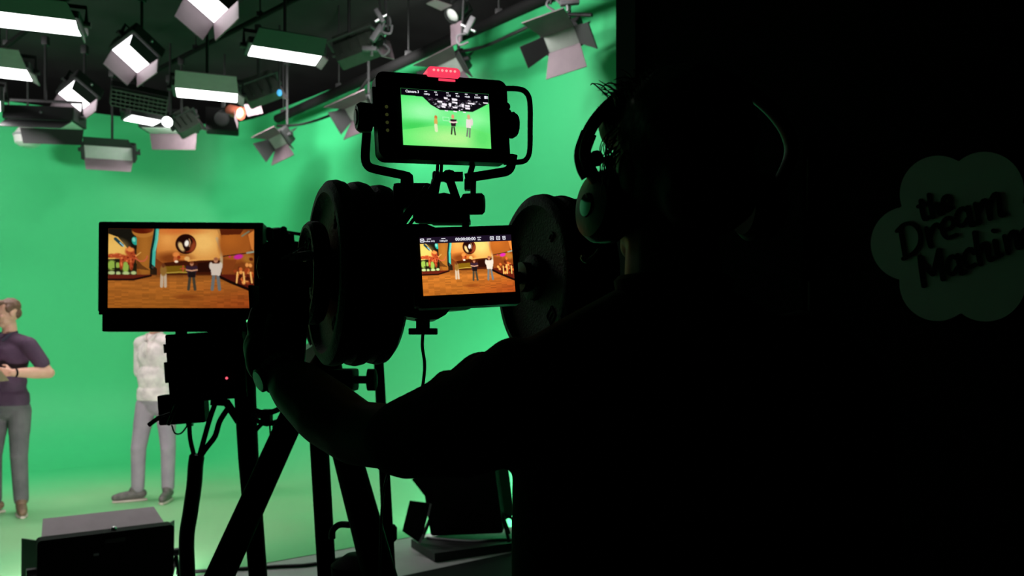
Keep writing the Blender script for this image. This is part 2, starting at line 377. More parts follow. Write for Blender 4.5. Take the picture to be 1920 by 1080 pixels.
def fixture(name, label, q, depth, n, lit='lit', doors=(None,)*4, back=False, thick=.13, group='LED panel lights on the ceiling grid',
            dm='door', hang=True, housing='fixture', knobs=True, yoke=True, power=.46, spread=125):
    """panel light: housing, diffuser, barn doors (top, bottom, left, right as seen), yoke, hanger"""
    Mx, w, h = pose(q, depth, n) if not isinstance(q, Matrix) else (q, .6, .3)
    t = thing(name, label, 'light', mtx=Mx, group=group)
    sg_ = -1 if back else 1                 # side the light leaves from
    def mbl(): return MB(Mx)
    zf = 0 if not back else -thick
    zb = -thick if not back else 0
    mb = mbl(); mb.prism(rrect(w+.05, h+.05, .02, 3), min(zf, zb), max(zf, zb)-.0 if not back else max(zf, zb))
    nf = max(3, int(w/.08))
    if not yoke: pass
    elif back:
        for k in range(nf): mb.box((-w/2+w*(k+.5)/nf, 0, .008), (.012, h*.8, .016))
    else:
        for k in range(nf): mb.box((-w/2+w*(k+.5)/nf, 0, -thick-.008), (.012, h*.8, .016))
    obj('housing', mb, housing, t)
    mb = mbl(); mb.box((0, 0, zf+sg_*.004), (w*.97, h*.97, .008), bev=.002); obj('diffuser', mb, lit, t)
    if lit in ('lit', 'tiltlit', 'floorlit'):
        ld = bpy.data.lights.new('lamp', 'AREA'); ld.shape = 'RECTANGLE'; ld.size = w*.95; ld.size_y = h*.95
        ld.energy = PANEL_W*w*h*power; ld.color = LIGHT_COL; ld.spread = math.radians(spread)
        lo = bpy.data.objects.new('lamp', ld); COL.objects.link(lo); lo.parent = t
        lo.location = (0, 0, zf+sg_*.012); lo.rotation_euler = (math.pi, 0, 0) if not back else (0, 0, 0)
    ends = ((0, 1), (0, -1), (-1, 0), (1, 0))
    for (dx, dy), d in zip(ends, doors):
        if d is None: continue
        ang, ln = d[0], d[1]; mm = d[2] if len(d) > 2 else dm
        hw = (w if dx == 0 else h)/2
        o_ = V((dx*w/2, dy*h/2, zf+sg_*.01)); along = V((abs(dy), abs(dx), 0)); outd = V((dx, dy, 0))
        tip = outd*math.cos(math.radians(ang))*ln+V((0, 0, sg_*math.sin(math.radians(ang))*ln))
        hw2 = hw*(d[3] if len(d) > 3 else .92)
        nrm = along.cross(tip).normalized()*.004
        pl = [o_-along*hw, o_+along*hw, o_+tip+along*hw2, o_+tip-along*hw2]
        mb = mbl(); mb.add([p-nrm for p in pl]+[p+nrm for p in pl], [(0, 1, 2, 3), (7, 6, 5, 4)]+[(i, (i+1) % 4, 4+(i+1) % 4, 4+i) for i in range(4)])
        obj('barn_door', mb, mm, t, smooth=0)
    # yoke: flat bar round the back of the housing
    yo = V((0, 0, zb-sg_*.10)) if not back else V((0, 0, .10))
    zm = (zf+zb)/2
    mb = mbl()
    if yoke: mb.tube([(-w/2-.04, 0, zm), (-w/2-.04, 0, yo.z), (0, 0, yo.z), (w/2+.04, 0, yo.z), (w/2+.04, 0, zm)], [(.004, .016)]*5, 8)
    if knobs:
        for s_ in (-1, 1): mb.tube([(s_*(w/2+.02), 0, zm), (s_*(w/2+.07), 0, zm)], .022, 12)
    if mb.v: obj('yoke', mb, 'fixture', t)
    if hang:
        top = Mx @ yo
        if top.z < GZ:
            mb = MB(); mb.tube([top, V((top.x, top.y, GZ))], .014, 8); mb.box((top.x, top.y, GZ-.04), (.06, .06, .09), bev=.008)
            obj('hanger', mb, 'fixture', t)
    if knobs:
        mb = MB(Mx); mb.ball((w*.05, h/2+.03, zm), .016); obj('focus_knob', mb, 'chrome', t)
    return t
DN = (0, 0, -1)
near = (22, .26)
fixture('panel_light', 'long bright horizontal LED panel at the top left of the grid, cut by the frame', [(-20, 18), (161, 39), (140, 64), (-48, 42)], 5.7, DN, thick=.05, doors=((-12, .22, 'doordark'), None, None, (80, .05)))
fixture('panel_light', 'bright flat LED panel at the left edge below a grey barn door', [(-50, 118), (65, 131), (48, 149), (-75, 135)], 6.6, DN, thick=.05, doors=((-12, .30), None, None, (30, .06)))
fixture('panel_light', 'bright flat LED panel highest of the two right of the tilted lights', [(480, 83), (608, 104), (590, 121), (455, 102)], 6.5, DN, thick=.05, doors=((-12, .26, 'doordark'), None, None, (30, .05)))
fixture('panel_light', 'bright flat LED panel with a grey door, just above the green box fixture', [(337, 164), (456, 174), (437, 191), (321, 178)], 7.3, DN, thick=.05, doors=((-12, .30), None, None, (30, .06)))
fixture('panel_light', 'small bright flat LED panel under the egg crate light', [(246, 215), (300, 226), (291, 235), (232, 225)], 8.6, DN, doors=((15, .1, 'doordark'), None, None, None))
fixture('panel_light', 'sliver of a bright LED panel at the far left edge under the bigger panel', [(-90, 178), (8, 190), (-4, 208), (-105, 194)], 7.6, DN)
TN = (.05, -.65, -.75)
TD = ((112, .11, 'doordark', .8), (72, .17, 'doormid'), None, (75, .17))
fixture('tilted_panel_light', 'tilted bright panel light with barn doors cut by the top of the frame', [(392, -52), (453, 0), (397, 41), (346, -8)], 5.3, TN, lit='tiltlit', power=.1, doors=((112, .12, 'doordark', .8), (72, .18, 'doormid'), None, (75, .18)), group='tilted panel lights with barn doors')
fixture('tilted_panel_light', 'middle tilted bright panel light with lit white lower barn door', [(248, 62), (298, 107), (257, 138), (211, 93)], 7.0, TN, lit='tiltlit', power=.1, doors=TD, group='tilted panel lights with barn doors')
fixture('tilted_panel_light', 'lower left tilted bright panel light with open barn doors', [(140, 148), (185, 183), (150, 209), (110, 175)], 8.3, TN, lit='tiltlit', power=.1, doors=TD, group='tilted panel lights with barn doors')
fixture('panel_light', 'unlit white panel light hanging lowest against the green back wall', [(160, 271), (251, 278), (247, 301), (155, 296)], 9.0, (.25, -.85, -.45), lit='diff', doors=((35, .13, 'doordark'), (38, .13), (80, .08, 'doordark'), (80, .08, 'doordark')))
fixture('panel_light', 'panel light whose pale grey barn door hangs down right of the lowest unlit light', [(275, 238), (358, 240), (366, 248), (270, 249)], 9.4, DN, lit='diff', doors=(None, (86, .19, 'doormid'), None, None))
fixture('panel_light', 'dark panel light at the left with charcoal door and round dome behind it', [(18, 222), (152, 228), (140, 240), (30, 237)], 8.2, DN, lit='diff', doors=((30, .24, 'doordark'), (86, .16, 'doordark'), None, None))
fixture('box_light', 'green grey box light seen from behind, left of the blue lamp', [(453, 152), (505, 136), (522, 165), (468, 188)], 8.0, (.15, -.92, .3), lit='lit', power=2.1, spread=140, back=True, housing='olive', doors=((60, .14), None, None, (55, .14)), group='box lights seen from behind')
fixture('box_light', 'green grey box light seen from behind, high above the viewfinder', [(622, 74), (688, 48), (702, 84), (640, 107)], 7.0, (-.2, -.9, .3), lit='lit', power=2.1, spread=140, back=True, housing='olive', doors=(None, None, None, (50, .16)), group='box lights seen from behind')
QD = ((48, .17, 'doormid', 1.8), (48, .16, 'doormid', 1.8), (48, .16, 'doordark', 1.8), (48, .17, 'doordark', 1.8))
fixture('barn_door_light', 'small light with four splayed barn doors on the green wall left of the viewfinder', [(500, 264), (524, 251), (543, 267), (520, 277)], 8.6, (-.2, -.75, -.6), lit='diffg', doors=QD, group='lights with splayed barn doors')
fixture('barn_door_light', 'large light with four splayed barn doors at the top right of the green wall', [(1013, 72), (1070, 52), (1095, 76), (1035, 96)], 6.0, (-.3, -.72, -.62), lit='diffg', doors=((45, .26, 'doormid', 1.3), (45, .20, 'doormid', 1.3), (45, .2, 'doordark', 1.3), (45, .24, 'doordark', 1.5)), group='lights with splayed barn doors')
fixture('barn_door_light', 'light with dark barn doors half hidden behind the viewfinder knob', [(644, 205), (686, 187), (704, 208), (662, 226)], 7.8, (-.25, -.75, -.6), lit='diffg', doors=QD, group='lights with splayed barn doors')
fixture('barn_door_light', 'light with grey barn doors peeking out above the red tally lamp', [(812, 128), (852, 108), (874, 130), (832, 150)], 6.9, (-.3, -.72, -.62), lit='diffg', doors=QD, group='lights with splayed barn doors')
fixture('box_light', 'small green grey box light seen from behind, beside the burning spotlight', [(322, 216), (352, 204), (367, 228), (336, 248)], 8.9, (.15, -.92, .3), lit='lit', power=1.4, spread=140, back=True, housing='olive', doors=((60, .16), None, None, (55, .14)), group='box lights seen from behind')
c = P(417, 228, 9.4); t = thing('loudspeaker', 'black hanging loudspeaker left of the orange can light', 'loudspeaker', c)
obj('cabinet', MB().box(c, (.36, .25, .26), Matrix.Rotation(.3, 3, 'Z'), .01), 'matte', t); obj('cone', MB().lathe([(.085, 0), (.08, .006), (.03, -.02), (.022, .004), (.005, .008)], axis_mtx(c+Matrix.Rotation(.3, 3, 'Z') @ V((0, -.128, 0)), Matrix.Rotation(.3, 3, 'Z') @ V((0, -1, 0))), 28), 'doordark', t)
obj('hanger', MB().tube([c+V((0, 0, .12)), V((c.x, c.y, GZ))], .014, 8), 'fixture', t)
# egg crate light
Mx, w, h = pose([(215, 165), (315, 187), (309, 213), (203, 194)], 7.8, (.3, -.7, -.65))
t = thing('egg_crate_light', 'dim green tinted light behind an egg crate grid, between the tilted lights', 'light', mtx=Mx, group=None)
obj('housing', MB(Mx).prism(rrect(w+.03, h+.03, .015, 3), -.14, -.02), 'fixture', t)
obj('diffuser', MB(Mx).box((0, 0, -.016), (w*.98, h*.98, .008), bev=.002), 'fixture', t)
for k in range(13): obj('crate_slat', MB(Mx).box((-w/2+w*k/12, 0, .01), (.005, h, .05)), 'crate', t, smooth=0)
for k in range(5): obj('crate_slat', MB(Mx).box((0, -h/2+h*k/4, .01), (w, .009, .05)), 'crate', t, smooth=0)
tp = Mx @ V((0, 0, -.14)); obj('hanger', MB().tube([tp, V((tp.x, tp.y, GZ))], .014, 8), 'fixture', t)
# small spot lights
def spot(name, label, c, aim, r, face, body='fixture', ln=.2, doors=False):
    ax = axis_mtx(c, aim); t = thing(name, label, 'light', mtx=ax)
    obj('can', MB(ax).lathe([(r*.5, -ln), (r*.85, -ln*.85), (r*.9, -ln*.3), (r, 0), (r*.93, 0), (r*.9, -.03)], Matrix(), 28), body, t)
    obj('lens', MB(ax).lathe([(r*.88, -.03), (r*.7, -.012), (r*.3, -.004)], Matrix(), 28), face, t)
    obj('yoke', MB(ax).tube([(r+.01, 0, -ln*.4), (r+.01, 0, -ln*1.25), (-r-.01, 0, -ln*1.25), (-r-.01, 0, -ln*.4)], [(.004, .014)]*4, 8), 'fixture', t)
    tp = ax @ V((0, 0, -ln*1.25)); obj('hanger', MB().tube([tp, V((tp.x, tp.y, GZ))], .012, 8), 'fixture', t)
    if doors:
        for s_ in (-1, 1):
            mb = MB(ax); mb.add([(s_*r, -r, 0), (s_*r, r, 0), (s_*(r+.12), r*.8, .12), (s_*(r+.12), -r*.8, .12)], [(0, 1, 2, 3)])
            mb.add([(s_*r+.004, -r, -.004), (s_*r+.004, r, -.004), (s_*(r+.12)+.004, r*.8, .116), (s_*(r+.12)+.004, -r*.8, .116)], [(3, 2, 1, 0)])
            obj('barn_door', mb, 'door', t, smooth=0)
    return t
spot('spotlight', 'small round spotlight burning white beside the small flat panel', P(313, 229, 8.15), (.25, -.9, -.35), .058, 'lit')
spot('par_can', 'orange glowing can light with open doors under the green grey box light', P(452, 213, 8.6), (.75, -.35, -.3), .07, 'warm', body='orange', doors=True)
spot('spotlight', 'unlit black spotlight with white rim high above the tally lamp', P(846, 30, 6.6), (-.5, -.5, -.7), .07, 'diff', doors=True)
# blue status lamp and white dome
t = thing('status_lamp', 'tiny glowing blue lamp hanging among the dark fixtures', 'lamp', P(524, 173, 7.9))
obj('bulb', MB().ball(P(524, 174, 7.9), (.025, .025, .034)), 'ledblue', t); obj('cap', MB().tube([P(524, 167, 7.9), V((P(524, 167, 7.9).x, 7.9, GZ))], .01, 8), 'fixture', t)
c = P(52, 255, 9.3); t = thing('dome_lamp', 'white round dome half hidden behind the dark panel light at the left', 'lamp', c)
obj('shade', MB().lathe([(.03, .12), (.10, .08), (.145, .0), (.13, -.09), (.08, -.125), (.02, -.13)], Matrix.Translation(c), 32), 'white', t)
obj('rim', MB().lathe([(.148, .012), (.153, 0), (.148, -.012)], Matrix.Translation(c), 32), 'grey', t)
obj('hanger', MB().tube([c+V((0, 0, .1)), V((c.x, c.y, GZ))], .012, 8), 'fixture', t)
# silver clamps and power boxes on the grid
for i, (px, py, d, s_, lab) in enumerate(((707, 62, 6.8, 1.0, 'silver pipe clamp right of the high green grey box light'), (693, 92, 6.9, .8, 'silver clamp with short arm under the high box light'),
                                   (712, 30, 6.7, .8, 'slim silver clamp at the top, above the high box light'), (880, 48, 6.3, .9, 'grey clamp on the long pipe above the tally lamp'), (1068, 4, 5.9, .9, 'silver clamp holding the large barn door light at top'))):
    p = P(px, py, d); t = thing('pipe_clamp', lab, 'clamp', p, group='pipe clamps on the lighting grid')
    rot = Matrix.Rotation(.6+i, 3, 'Y')
    obj('jaw', MB().box(p, (.05*s_, .05, .16*s_), rot, .01), 'clamp', t)
    obj('bolt', MB().tube([p+rot @ V((-.07*s_, 0, .02)), p+rot @ V((.07*s_, 0, .02))], .012, 8), 'chrome', t)
    obj('hook', MB().tube(smoothpath([p+rot @ V(q) for q in ((0, 0, .07), (.05, 0, .12), (.0, 0, .17), (-.05, 0, .12))], 4), .010, 8), 'clamp', t)
    obj('hanger', MB().tube([p+rot @ V((0, 0, .14)), V((p.x, p.y, 4.99))], .009, 8), 'fixture', t)
# looping cables along the pipe
for i, (pts, lab) in enumerate((([(1110, 28, 5.9), (1040, 30, 6.1), (965, 62, 6.3), (905, 88, 6.6), (840, 100, 6.9)], 'dark cable swagged below the long pipe at the upper right'),
                                ([(300, 222, 8.9), (330, 240, 8.9), (350, 300, 8.9), (345, 245, 8.9)], None),
                                ([(690, 150, 7.6), (640, 205, 8.0), (570, 232, 8.5), (520, 236, 8.9)], 'dark cable hanging beneath the pipe left of the viewfinder'))):
    if lab: props(obj('hanging_cable', MB().tube(pxpath(pts), .014, 8), 'rubber'), lab, 'cable')
# unseen lights added beyond the frame to brighten the floor and walls
fixture('panel_light', 'added bright flat LED panel out of frame above the stage', [(-420, -60), (-220, -38), (-250, -2), (-455, -24)], 6.2, DN, doors=((75, .3, 'doordark'), None, None, None))
def aim(c, e):
    e = V(e).normalized(); u = e.cross(Z1).normalized(); return frame(V(c), u, u.cross(e)*-1 if False else e.cross(u), e)
fixture('box_light', 'added box light out of frame washing the right green wall', aim((-.9, 5.2, 3.95), (.62, .64, -.28)), 0, 0, power=1.3, spread=140, housing='olive', group='added box lights washing the walls')
fixture('box_light', 'added box light out of frame washing the back green wall', aim((-6.2, 6.0, 3.95), (-.1, .9, -.25)), 0, 0, power=2.6, spread=140, housing='olive', group='added box lights washing the walls')

# ------------------------------------------------------------------ floor lights and riser
q = [(78, 1023), (316, 993), (318, 1088), (82, 1126)]; nf_ = (.57, -.80, -.05)
fl = fixture('floor_light', 'black floor light at the lower left, grey top barn door open, seen from behind', q, 4.3, nf_, lit='floorlit', back=True, thick=.08, housing='matte', yoke=False, power=1.5, spread=150,
        doors=((72, .21), None, (62, .16, 'doordark'), (62, .16, 'doordark')), group='floor lights', hang=False)
Mx, w, h = pose(q, 4.3, nf_)
obj('logo_plate', MB(Mx).box((-.06, .06, .004), (.025, .012, .004)), 'grey', fl)
obj('latch', MB(Mx).box((.03, h/2-.02, .008), (.10, .02, .015), bev=.003), 'doordark', fl)
for s_ in (-1, 1):
    a = Mx @ V((s_*(w/2+.05), -.03, -.05)); d_ = (Mx.to_3x3() @ V((0, 0, 1))); d_.z = 0
    obj('foot', MB().tube([a, a-d_*.16-Z1*(a.z-.012)], .011, 8), 'fixture', fl)
    obj('foot', MB().tube([a, a+d_*.14-Z1*(a.z-.012)], .011, 8), 'fixture', fl)
A = V((-.50, 5.17, 0)); rv = V((.88, .47, 0)).normalized(); lv = V((-.47, .88, 0)).normalized()
mb = MB(); poly = [A, A+rv*1.0, A+rv*1.0+lv*.42, A+lv*.42]
mb.add([(p.x, p.y, .004) for p in poly]+[(p.x, p.y, .06) for p in poly], [(3, 2, 1, 0), (4, 5, 6, 7)]+[(i, (i+1) % 4, 4+(i+1) % 4, 4+i) for i in range(4)])
props(obj('riser', mb, 'platform', smooth=0), 'low black riser platform on the grey floor right of the jib', 'platform')
q = [(802, 872), (930, 868), (926, 992), (806, 1000)]; nf_ = (-.15, -.95, -.22)
f2 = fixture('floor_light', 'black floor light with square barn door standing on the low riser', q, 5.5, nf_, lit='floorlit', back=True, thick=.12, housing='matte', yoke=False, knobs=False, power=1.2, spread=150,
        doors=((40, .15, 'doordark'), None, None, (40, .1, 'doordark')), group='floor lights', hang=False)
Mx, w, h = pose(q, 5.5, nf_)
def slab(pts, d, th, m, nm, par):
    n = len(pts); mb = MB(); a_ = [P(x, y, d) for x, y in pts]; mb.add(a_+[p_+V((0, th, 0)) for p_ in a_], [tuple(range(n)), tuple(range(n, 2*n))[::-1]]+[(i, n+i, n+(i+1) % n, (i+1) % n) for i in range(n)]); return obj(nm, mb, m, par, smooth=0)
slab([(768, 939), (808, 944), (788, 1019), (754, 996)], 5.42, .012, 'matte', 'barn_door', f2)
slab([(772, 899), (806, 872), (812, 950)], 5.42, .012, 'matte', 'barn_door', f2)
slab([(806, 944), (809, 946), (804, 968), (801, 966)], 5.40, .006, 'grey', 'lit_edge', f2); slab([(792, 1002), (795, 1004), (788, 1020), (784, 1018)], 5.40, .006, 'grey', 'lit_edge', f2)  # pale strips put the light on the door edges into colour
for s_ in (-1, 1):
    a = Mx @ V((s_*(w/2+.02), -h*.3, -.06))
    for dy in (-.12, .12): obj('foot', MB().tube([a, V((a.x+s_*.05, a.y+dy, .072))], .012, 8), 'matte', f2)
obj('stay', MB().tube([P(922, 950, 5.6), P(965, 975, 5.6)], .010, 8), 'matte', f2)
for pp, lab in (([(1000, 1002, 5.5), (930, 1000, 5.5), (890, 1012, 5.45), (835, 1008, 5.5), (800, 1003, 5.55)], 'grey cable lying along the low riser'),
                ):
    cable_pts = [V((p.x, p.y, .068)) for p in (P(*a) for a in pp)]
    props(obj('floor_cable', MB().tube(smoothpath(cable_pts), .008, 8), 'grey'), lab, 'cable')
cp = [floor_pt(x, y)+V((0, 0, .013)) for x, y in ((330, 1078), (440, 1071), (520, 1066), (585, 1062), (660, 1046), (720, 1032))]
props(obj('floor_cable', MB().tube(smoothpath(cp), .012, 8), 'rubber'), 'black cable along the edge of the green floor', 'cable')

# ------------------------------------------------------------------ programme monitor on its stand
q = [(203, 428), (477, 431), (476, 577), (204, 578)]
PM, pw, ph = pose(q, 2.7, (.05, -1, .02))
mon = thing('monitor', 'wide black monitor showing an orange virtual set, left of the jib', 'monitor', mtx=PM)
k_ = pw/274
mb = MB(PM); mb.prism(rrect(pw+36*k_, ph+22*k_, .008, 4), -.05, -.002, Matrix.Translation((-1.5*k_, 2.5*k_, 0)))
mb.box((0, -ph/2-24*k_, -.03), (pw+26*k_, 42*k_, .05), bev=.004); mb.prism(rrect(pw*.6, ph*.6, .02, 4), -.075, -.05)
# thin bezel lip
for (cx, cy, sx, sy) in ((0, ph/2+7*k_, pw+34*k_, 12*k_), (0, -ph/2-7*k_, pw+34*k_, 12*k_), (-pw/2-9*k_, 0, 16*k_, ph+20*k_), (pw/2+8*k_, 0, 16*k_, ph+20*k_)): mb.box((cx, cy, -.002), (sx, sy, .01), bev=.002)
obj('housing', mb, 'black', mon)
obj('power_led', MB(PM).ball((pw/2-12*k_, -ph/2-25*k_, -.003), .0055, sub=1), 'ledgreen', mon)
# stand
st = thing('monitor_stand', 'black pole stand carrying the wide monitor and the control boxes', 'stand', floor_pt(500, 1080+315))
p0 = P(458, 640, 2.75); p1 = P(466, 860, 2.75); p2 = P(488, 1130, 2.75); p3 = V((p2.x+.02, 2.75, .03))
obj('pole', MB().tube([p0, P(460, 745, 2.75), p1, p2, p3], [.036, .036, .034, .030, .030], 16), 'matte', st)
obj('arm', MB().tube(pxpath([(470, 640, 2.78), (440, 610, 2.78), (360, 560, 2.8)], 4), .022, 12), 'matte', st)
obj('brace', MB().tube([P(395, 752, 2.7), P(425, 755, 2.72), P(448, 790, 2.75)], .014, 10), 'matte', st)
for a in (20, 140, 260):
    d_ = V((math.cos(math.radians(a)), math.sin(math.radians(a)), 0)); obj('leg', MB().tube([p3+Z1*.35, p3+d_*.42-Z1*.015], .014, 10), 'matte', st)
bx_ = thing('control_box', 'flat black control box with red light under the wide monitor', 'control box', P(380, 755, 2.7))
q = [(312, 628), (462, 618), (455, 746), (316, 756)]
BM, bw, bh = pose(q, 2.68, (.12, -1, 0))
mb = MB(BM); mb.prism(rrect(bw, bh, .006, 3), -.10, 0); mb.box((0, 0, .003), (bw*.92, bh*.9, .008), bev=.003); obj('case', mb, 'matte', bx_)
mb = MB(BM); mb.box((-bw/2-.004, bh*.30, -.03), (.012, .03, .05), bev=.002); mb.box((-bw/2-.006, -bh*.05, -.02), (.014, .07, .03), bev=.003); obj('latch', mb, 'blackmetal', bx_)
obj('power_led', MB().ball(P(425, 709, 2.66), .0048, sub=1), 'ledred', bx_)
obj('bracket', MB().box(P(340, 624, 2.7), (.03, .03, .04), bev=.003), 'matte', bx_); obj('bracket', MB().box(P(420, 622, 2.7), (.10, .03, .03), bev=.003), 'matte', bx_)
psu = thing('power_supply', 'small black power box hanging below the control box', 'power supply', P(338, 770, 2.72))
mb = MB(); 
SM, sw, sh = pose([(296, 742), (383, 736), (383, 792), (297, 798)], 2.75, (.1, -1, 0)); mb.M = SM; mb.prism(rrect(sw, sh, .006, 3), -.06, 0); mb.box((0, 0, .002), (sw*.9, sh*.85, .006), bev=.002); obj('case', mb, 'matte', psu)
obj('socket', MB().box(P(356, 795, 2.74), (.02, .02, .015), bev=.003), 'blackmetal', psu)
for i, (pp, r, lab) in enumerate((([(355, 795, 2.72), (357, 825, 2.70), (366, 862, 2.70)], .0075, 'thin black cable dropping straight from the power box'),
        ([(405, 752, 2.70), (392, 790, 2.70), (372, 862, 2.70)], .0085, 'straight slanting black cable from the control box'),
        ([(428, 765, 2.70), (412, 790, 2.70), (403, 818, 2.70), (385, 842, 2.70), (368, 868, 2.70)], .0095, 'bowed black cable nearest the stand pole'),
        ([(319, 775, 2.66), (300, 782, 2.66), (279, 797, 2.66)], .0095, 'stubby loose cable end left of the power box'),
        ([(330, 760, 2.66), (322, 780, 2.66), (315, 797, 2.66)], .006, 'short loose cable in front of the power box'),
        ([(322, 797, 2.74), (328, 812, 2.74), (340, 812, 2.74), (352, 797, 2.74)], .0028, 'thin cable loop under the power box'))):
    props(obj('cable', MB().tube(pxpath(pp), r if i != 3 else [.004]*6+[.0075]*7, 10), 'rubber'), lab, 'cable', 'cables of the monitor stand')
props(obj('cable_sleeve', MB().tube(pxpath([(370, 852, 2.70), (367, 870, 2.70), (364, 910, 2.70), (357, 960, 2.70), (350, 1010, 2.70), (352, 1080, 2.70), (358, 1200, 2.70), (372, 1430, 2.72)]), [.022]*2+[.025]*41, 14), 'rubber'), 'thick black sleeve gathering the monitor cables down to the floor', 'cable sleeve')
# clutter of clips between the pole and the hand
cl = thing('cable_clip', 'tangle of black clips and clamps on the stand pole by the hand', 'clamp', P(500, 770, 2.6))
obj('ring', MB().tube(pxpath([(475, 768, 2.62), (500, 775, 2.6), (528, 765, 2.6)], 4), .009, 8), 'matte', cl)
obj('ring', MB().tube(pxpath([(475, 785, 2.62), (500, 795, 2.6), (532, 786, 2.6)], 4), .008, 8), 'matte', cl)
obj('body', MB().box(P(500, 782, 2.6), (.032, .04, .05), bev=.005), 'matte', cl)
obj('arm', MB().tube([P(500, 780, 2.6), P(466, 780, 2.74)], .009, 8), 'matte', cl); obj('lever', MB().tube([P(495, 790, 2.6), P(478, 808, 2.6)], .007, 8), 'matte', cl)
for x in (506, 512): obj('strap', MB().tube(pxpath([(x, 795, 2.6), (x+1, 815, 2.6), (x+5, 838, 2.6)], 3), .0028, 6), 'rubber', cl)

# ------------------------------------------------------------------ jib: bar, plates, boom, tripod
ANG = math.radians(25); AX = V((math.cos(ANG), math.sin(ANG), 0)); FW = V((-AX.y, AX.x, 0))
LC = P(668, 515, 1.66); RC = LC+AX*.46; RC.z += .008
def axpt(base, s, dz=0): return base+AX*s+Z1*dz
jib = thing('camera_jib', 'black counterweighted camera jib with weight bar and boom', 'jib', LC+AX*.23)
obj('weight_bar', MB().tube([axpt(LC, -.135), axpt(RC, .12)], .0145, 20), 'blackmetal', jib)
mid = LC+AX*.20
obj('carriage', MB().box(mid+FW*.06+Z1*(-.0), (.11, .15, .14), Matrix.Rotation(ANG, 3, 'Z'), .012), 'blackmetal', jib)
piv = P(603, 655, 2.55)
obj('boom', MB().tube([mid+FW*.05, piv+(piv-mid).normalized()*.25], .045, 4), 'blackmetal', jib)
obj('stop_collar', MB().lathe([(.018, 0), (.034, .002), (.034, .022), (.018, .024)], axis_mtx(axpt(RC, -.085), AX)), 'blackmetal', jib)
obj('clamp_handle', MB().tube([axpt(RC, -.072)+V((0, 0, -.03)), axpt(RC, -.072)+V((0, -.0, .02))], .012, 10), 'blackmetal', jib)
PR = .19
def plate(label, c, R, th, face_marks=None, group='big cast iron plates', hub=True):
    ax = frame(c, -FW, Z1, -AX) if False else axis_mtx(c, -AX)
    # local z = towards the left (visible) face; x,y chosen with y up
    ax = frame(V(c), Z1.cross(-AX)*1.0, Z1, (Z1.cross(-AX)).cross(Z1))
    t = thing('weight_plate', label, 'weight plate', mtx=ax, group=group)
    h = th/2; r = R
    prof = [(.016, -h), (.016, -h*.7), (r*.25, -h*.7), (r*.8, -h*.45), (r*.84, -h*.95), (r*.93, -h), (r*.985, -h*.62), (r, 0), (r*.985, h*.62), (r*.93, h*.97), (r*.86, h), (r*.825, h*.45), (r*.80, h*.32), (r*.31, h*.32)]
    mb = MB(ax); mb.lathe(prof+[(r*.28, h*.32)], Matrix(), 96); obj('disc', mb, 'iron', t, smooth=35)
    if hub:
        mb = MB(ax); mb.lathe([(r*.28, h*.30), (r*.27, h*.85), (r*.24, h*1.02), (.0165, h*1.02)], Matrix(), 48); obj('hub', mb, 'iron', t, smooth=35)
    return t, ax, h
def mark(t, ax, h, r, ang, strokes, size, zf=.32):
    """a raised cast mark: strokes in a small frame turned to the rim"""
    a = math.radians(ang); rm = Matrix.Translation((r*math.cos(a), r*math.sin(a), h*zf)) @ Matrix.Rotation(a-math.pi/2, 4, 'Z')
    mb = MB(ax @ rm)
    for s in strokes:
        for (x0, y0), (x1, y1) in zip(s, s[1:]):
            mb.tube([(x0*size, y0*size, .001), (x1*size, y1*size, .001)], .0022, 6)
    obj('raised_mark', mb, 'iron', t, smooth=30)
g8 = [[(-.5, .0), (.5, .0), (.5, .45), (-.5, .45), (-.5, 0), (-.5, -.45), (.5, -.45), (.5, 0)]]
g1 = [[(-.3, .5), (.3, .5), (.3, -.5)], [(-.3, -.5), (-.3, .1), (.3, .1)]]
gx = [[(-.5, .5), (.5, -.5)], [(.5, .5), (0, .0), (-.5, -.5)]]
gk = [[(-.4, .5), (.4, .5), (-.3, -.1), (.5, -.1)], [(.1, .4), (.1, -.6)]]
TH = .044
names = ('outermost', 'middle', 'innermost')
for i in range(3):
    t, ax, h = plate('%s big cast iron plate of the left stack' % names[i], axpt(LC, -.05+i*(TH+.001)), PR*(1.0 if i != 2 else .985), TH, group='big cast iron plates on the left stack')
    if i == 0: mark(t, ax, h, .118, 58, gk, .026); mark(t, ax, h, .118, -62, g8, .022)
t, ax, h = plate('small cast iron plate on the outer left end of the bar', axpt(LC, -.05-.022-.017), .105, .034, group=None)
for a_ in (35, 75, 110, 150, -40, -80): mark(t, ax, h, .058, a_, (g8, gk, gx, g1)[int(a_/7) % 4], .022, .5)
for i in range(3):
    t, ax, h = plate('%s big cast iron plate of the right stack beside the operator' % ('nearest', 'second', 'third')[i], axpt(RC, -.038+i*(TH+.001)), PR*(1.0 if i != 2 else .98), TH, group='big cast iron plates on the right stack')
    if i == 0:
        mark(t, ax, h, .118, 152, g8, .021); mark(t, ax, h, .118, 141, g1, .021); mark(t, ax, h, .10, 168, gx, .03); mark(t, ax, h, .118, 45, g1, .018)
        mark(t, ax, h, .12, -48, g8, .03)
tri = thing('jib_tripod', 'heavy black tripod under the jib', 'tripod', V((piv.x, piv.y, 0)))
D3 = 2.5
hd = P(610, 712, D3)
mb = MB(); mb.lathe([(.02, -.06), (.055, -.05), (.06, .0), (.05, .05), (.03, .08)], Matrix.Translation(hd), 28); mb.box(hd+V((0.03, -.02, -.0)), (.14, .11, .07), bev=.01); obj('head', mb, 'matte', tri)
obj('pan_lock', MB().lathe([(.012, 0), (.012, .06), (.034, .062), (.034, .085), (.02, .09)], axis_mtx(P(652, 712, D3-.04), (1, 0, 0)), 20), 'matte', tri)
obj('tilt_lock', MB().tube([P(640, 732, D3-.05), P(662, 731, D3-.05)], .011, 10), 'matte', tri)
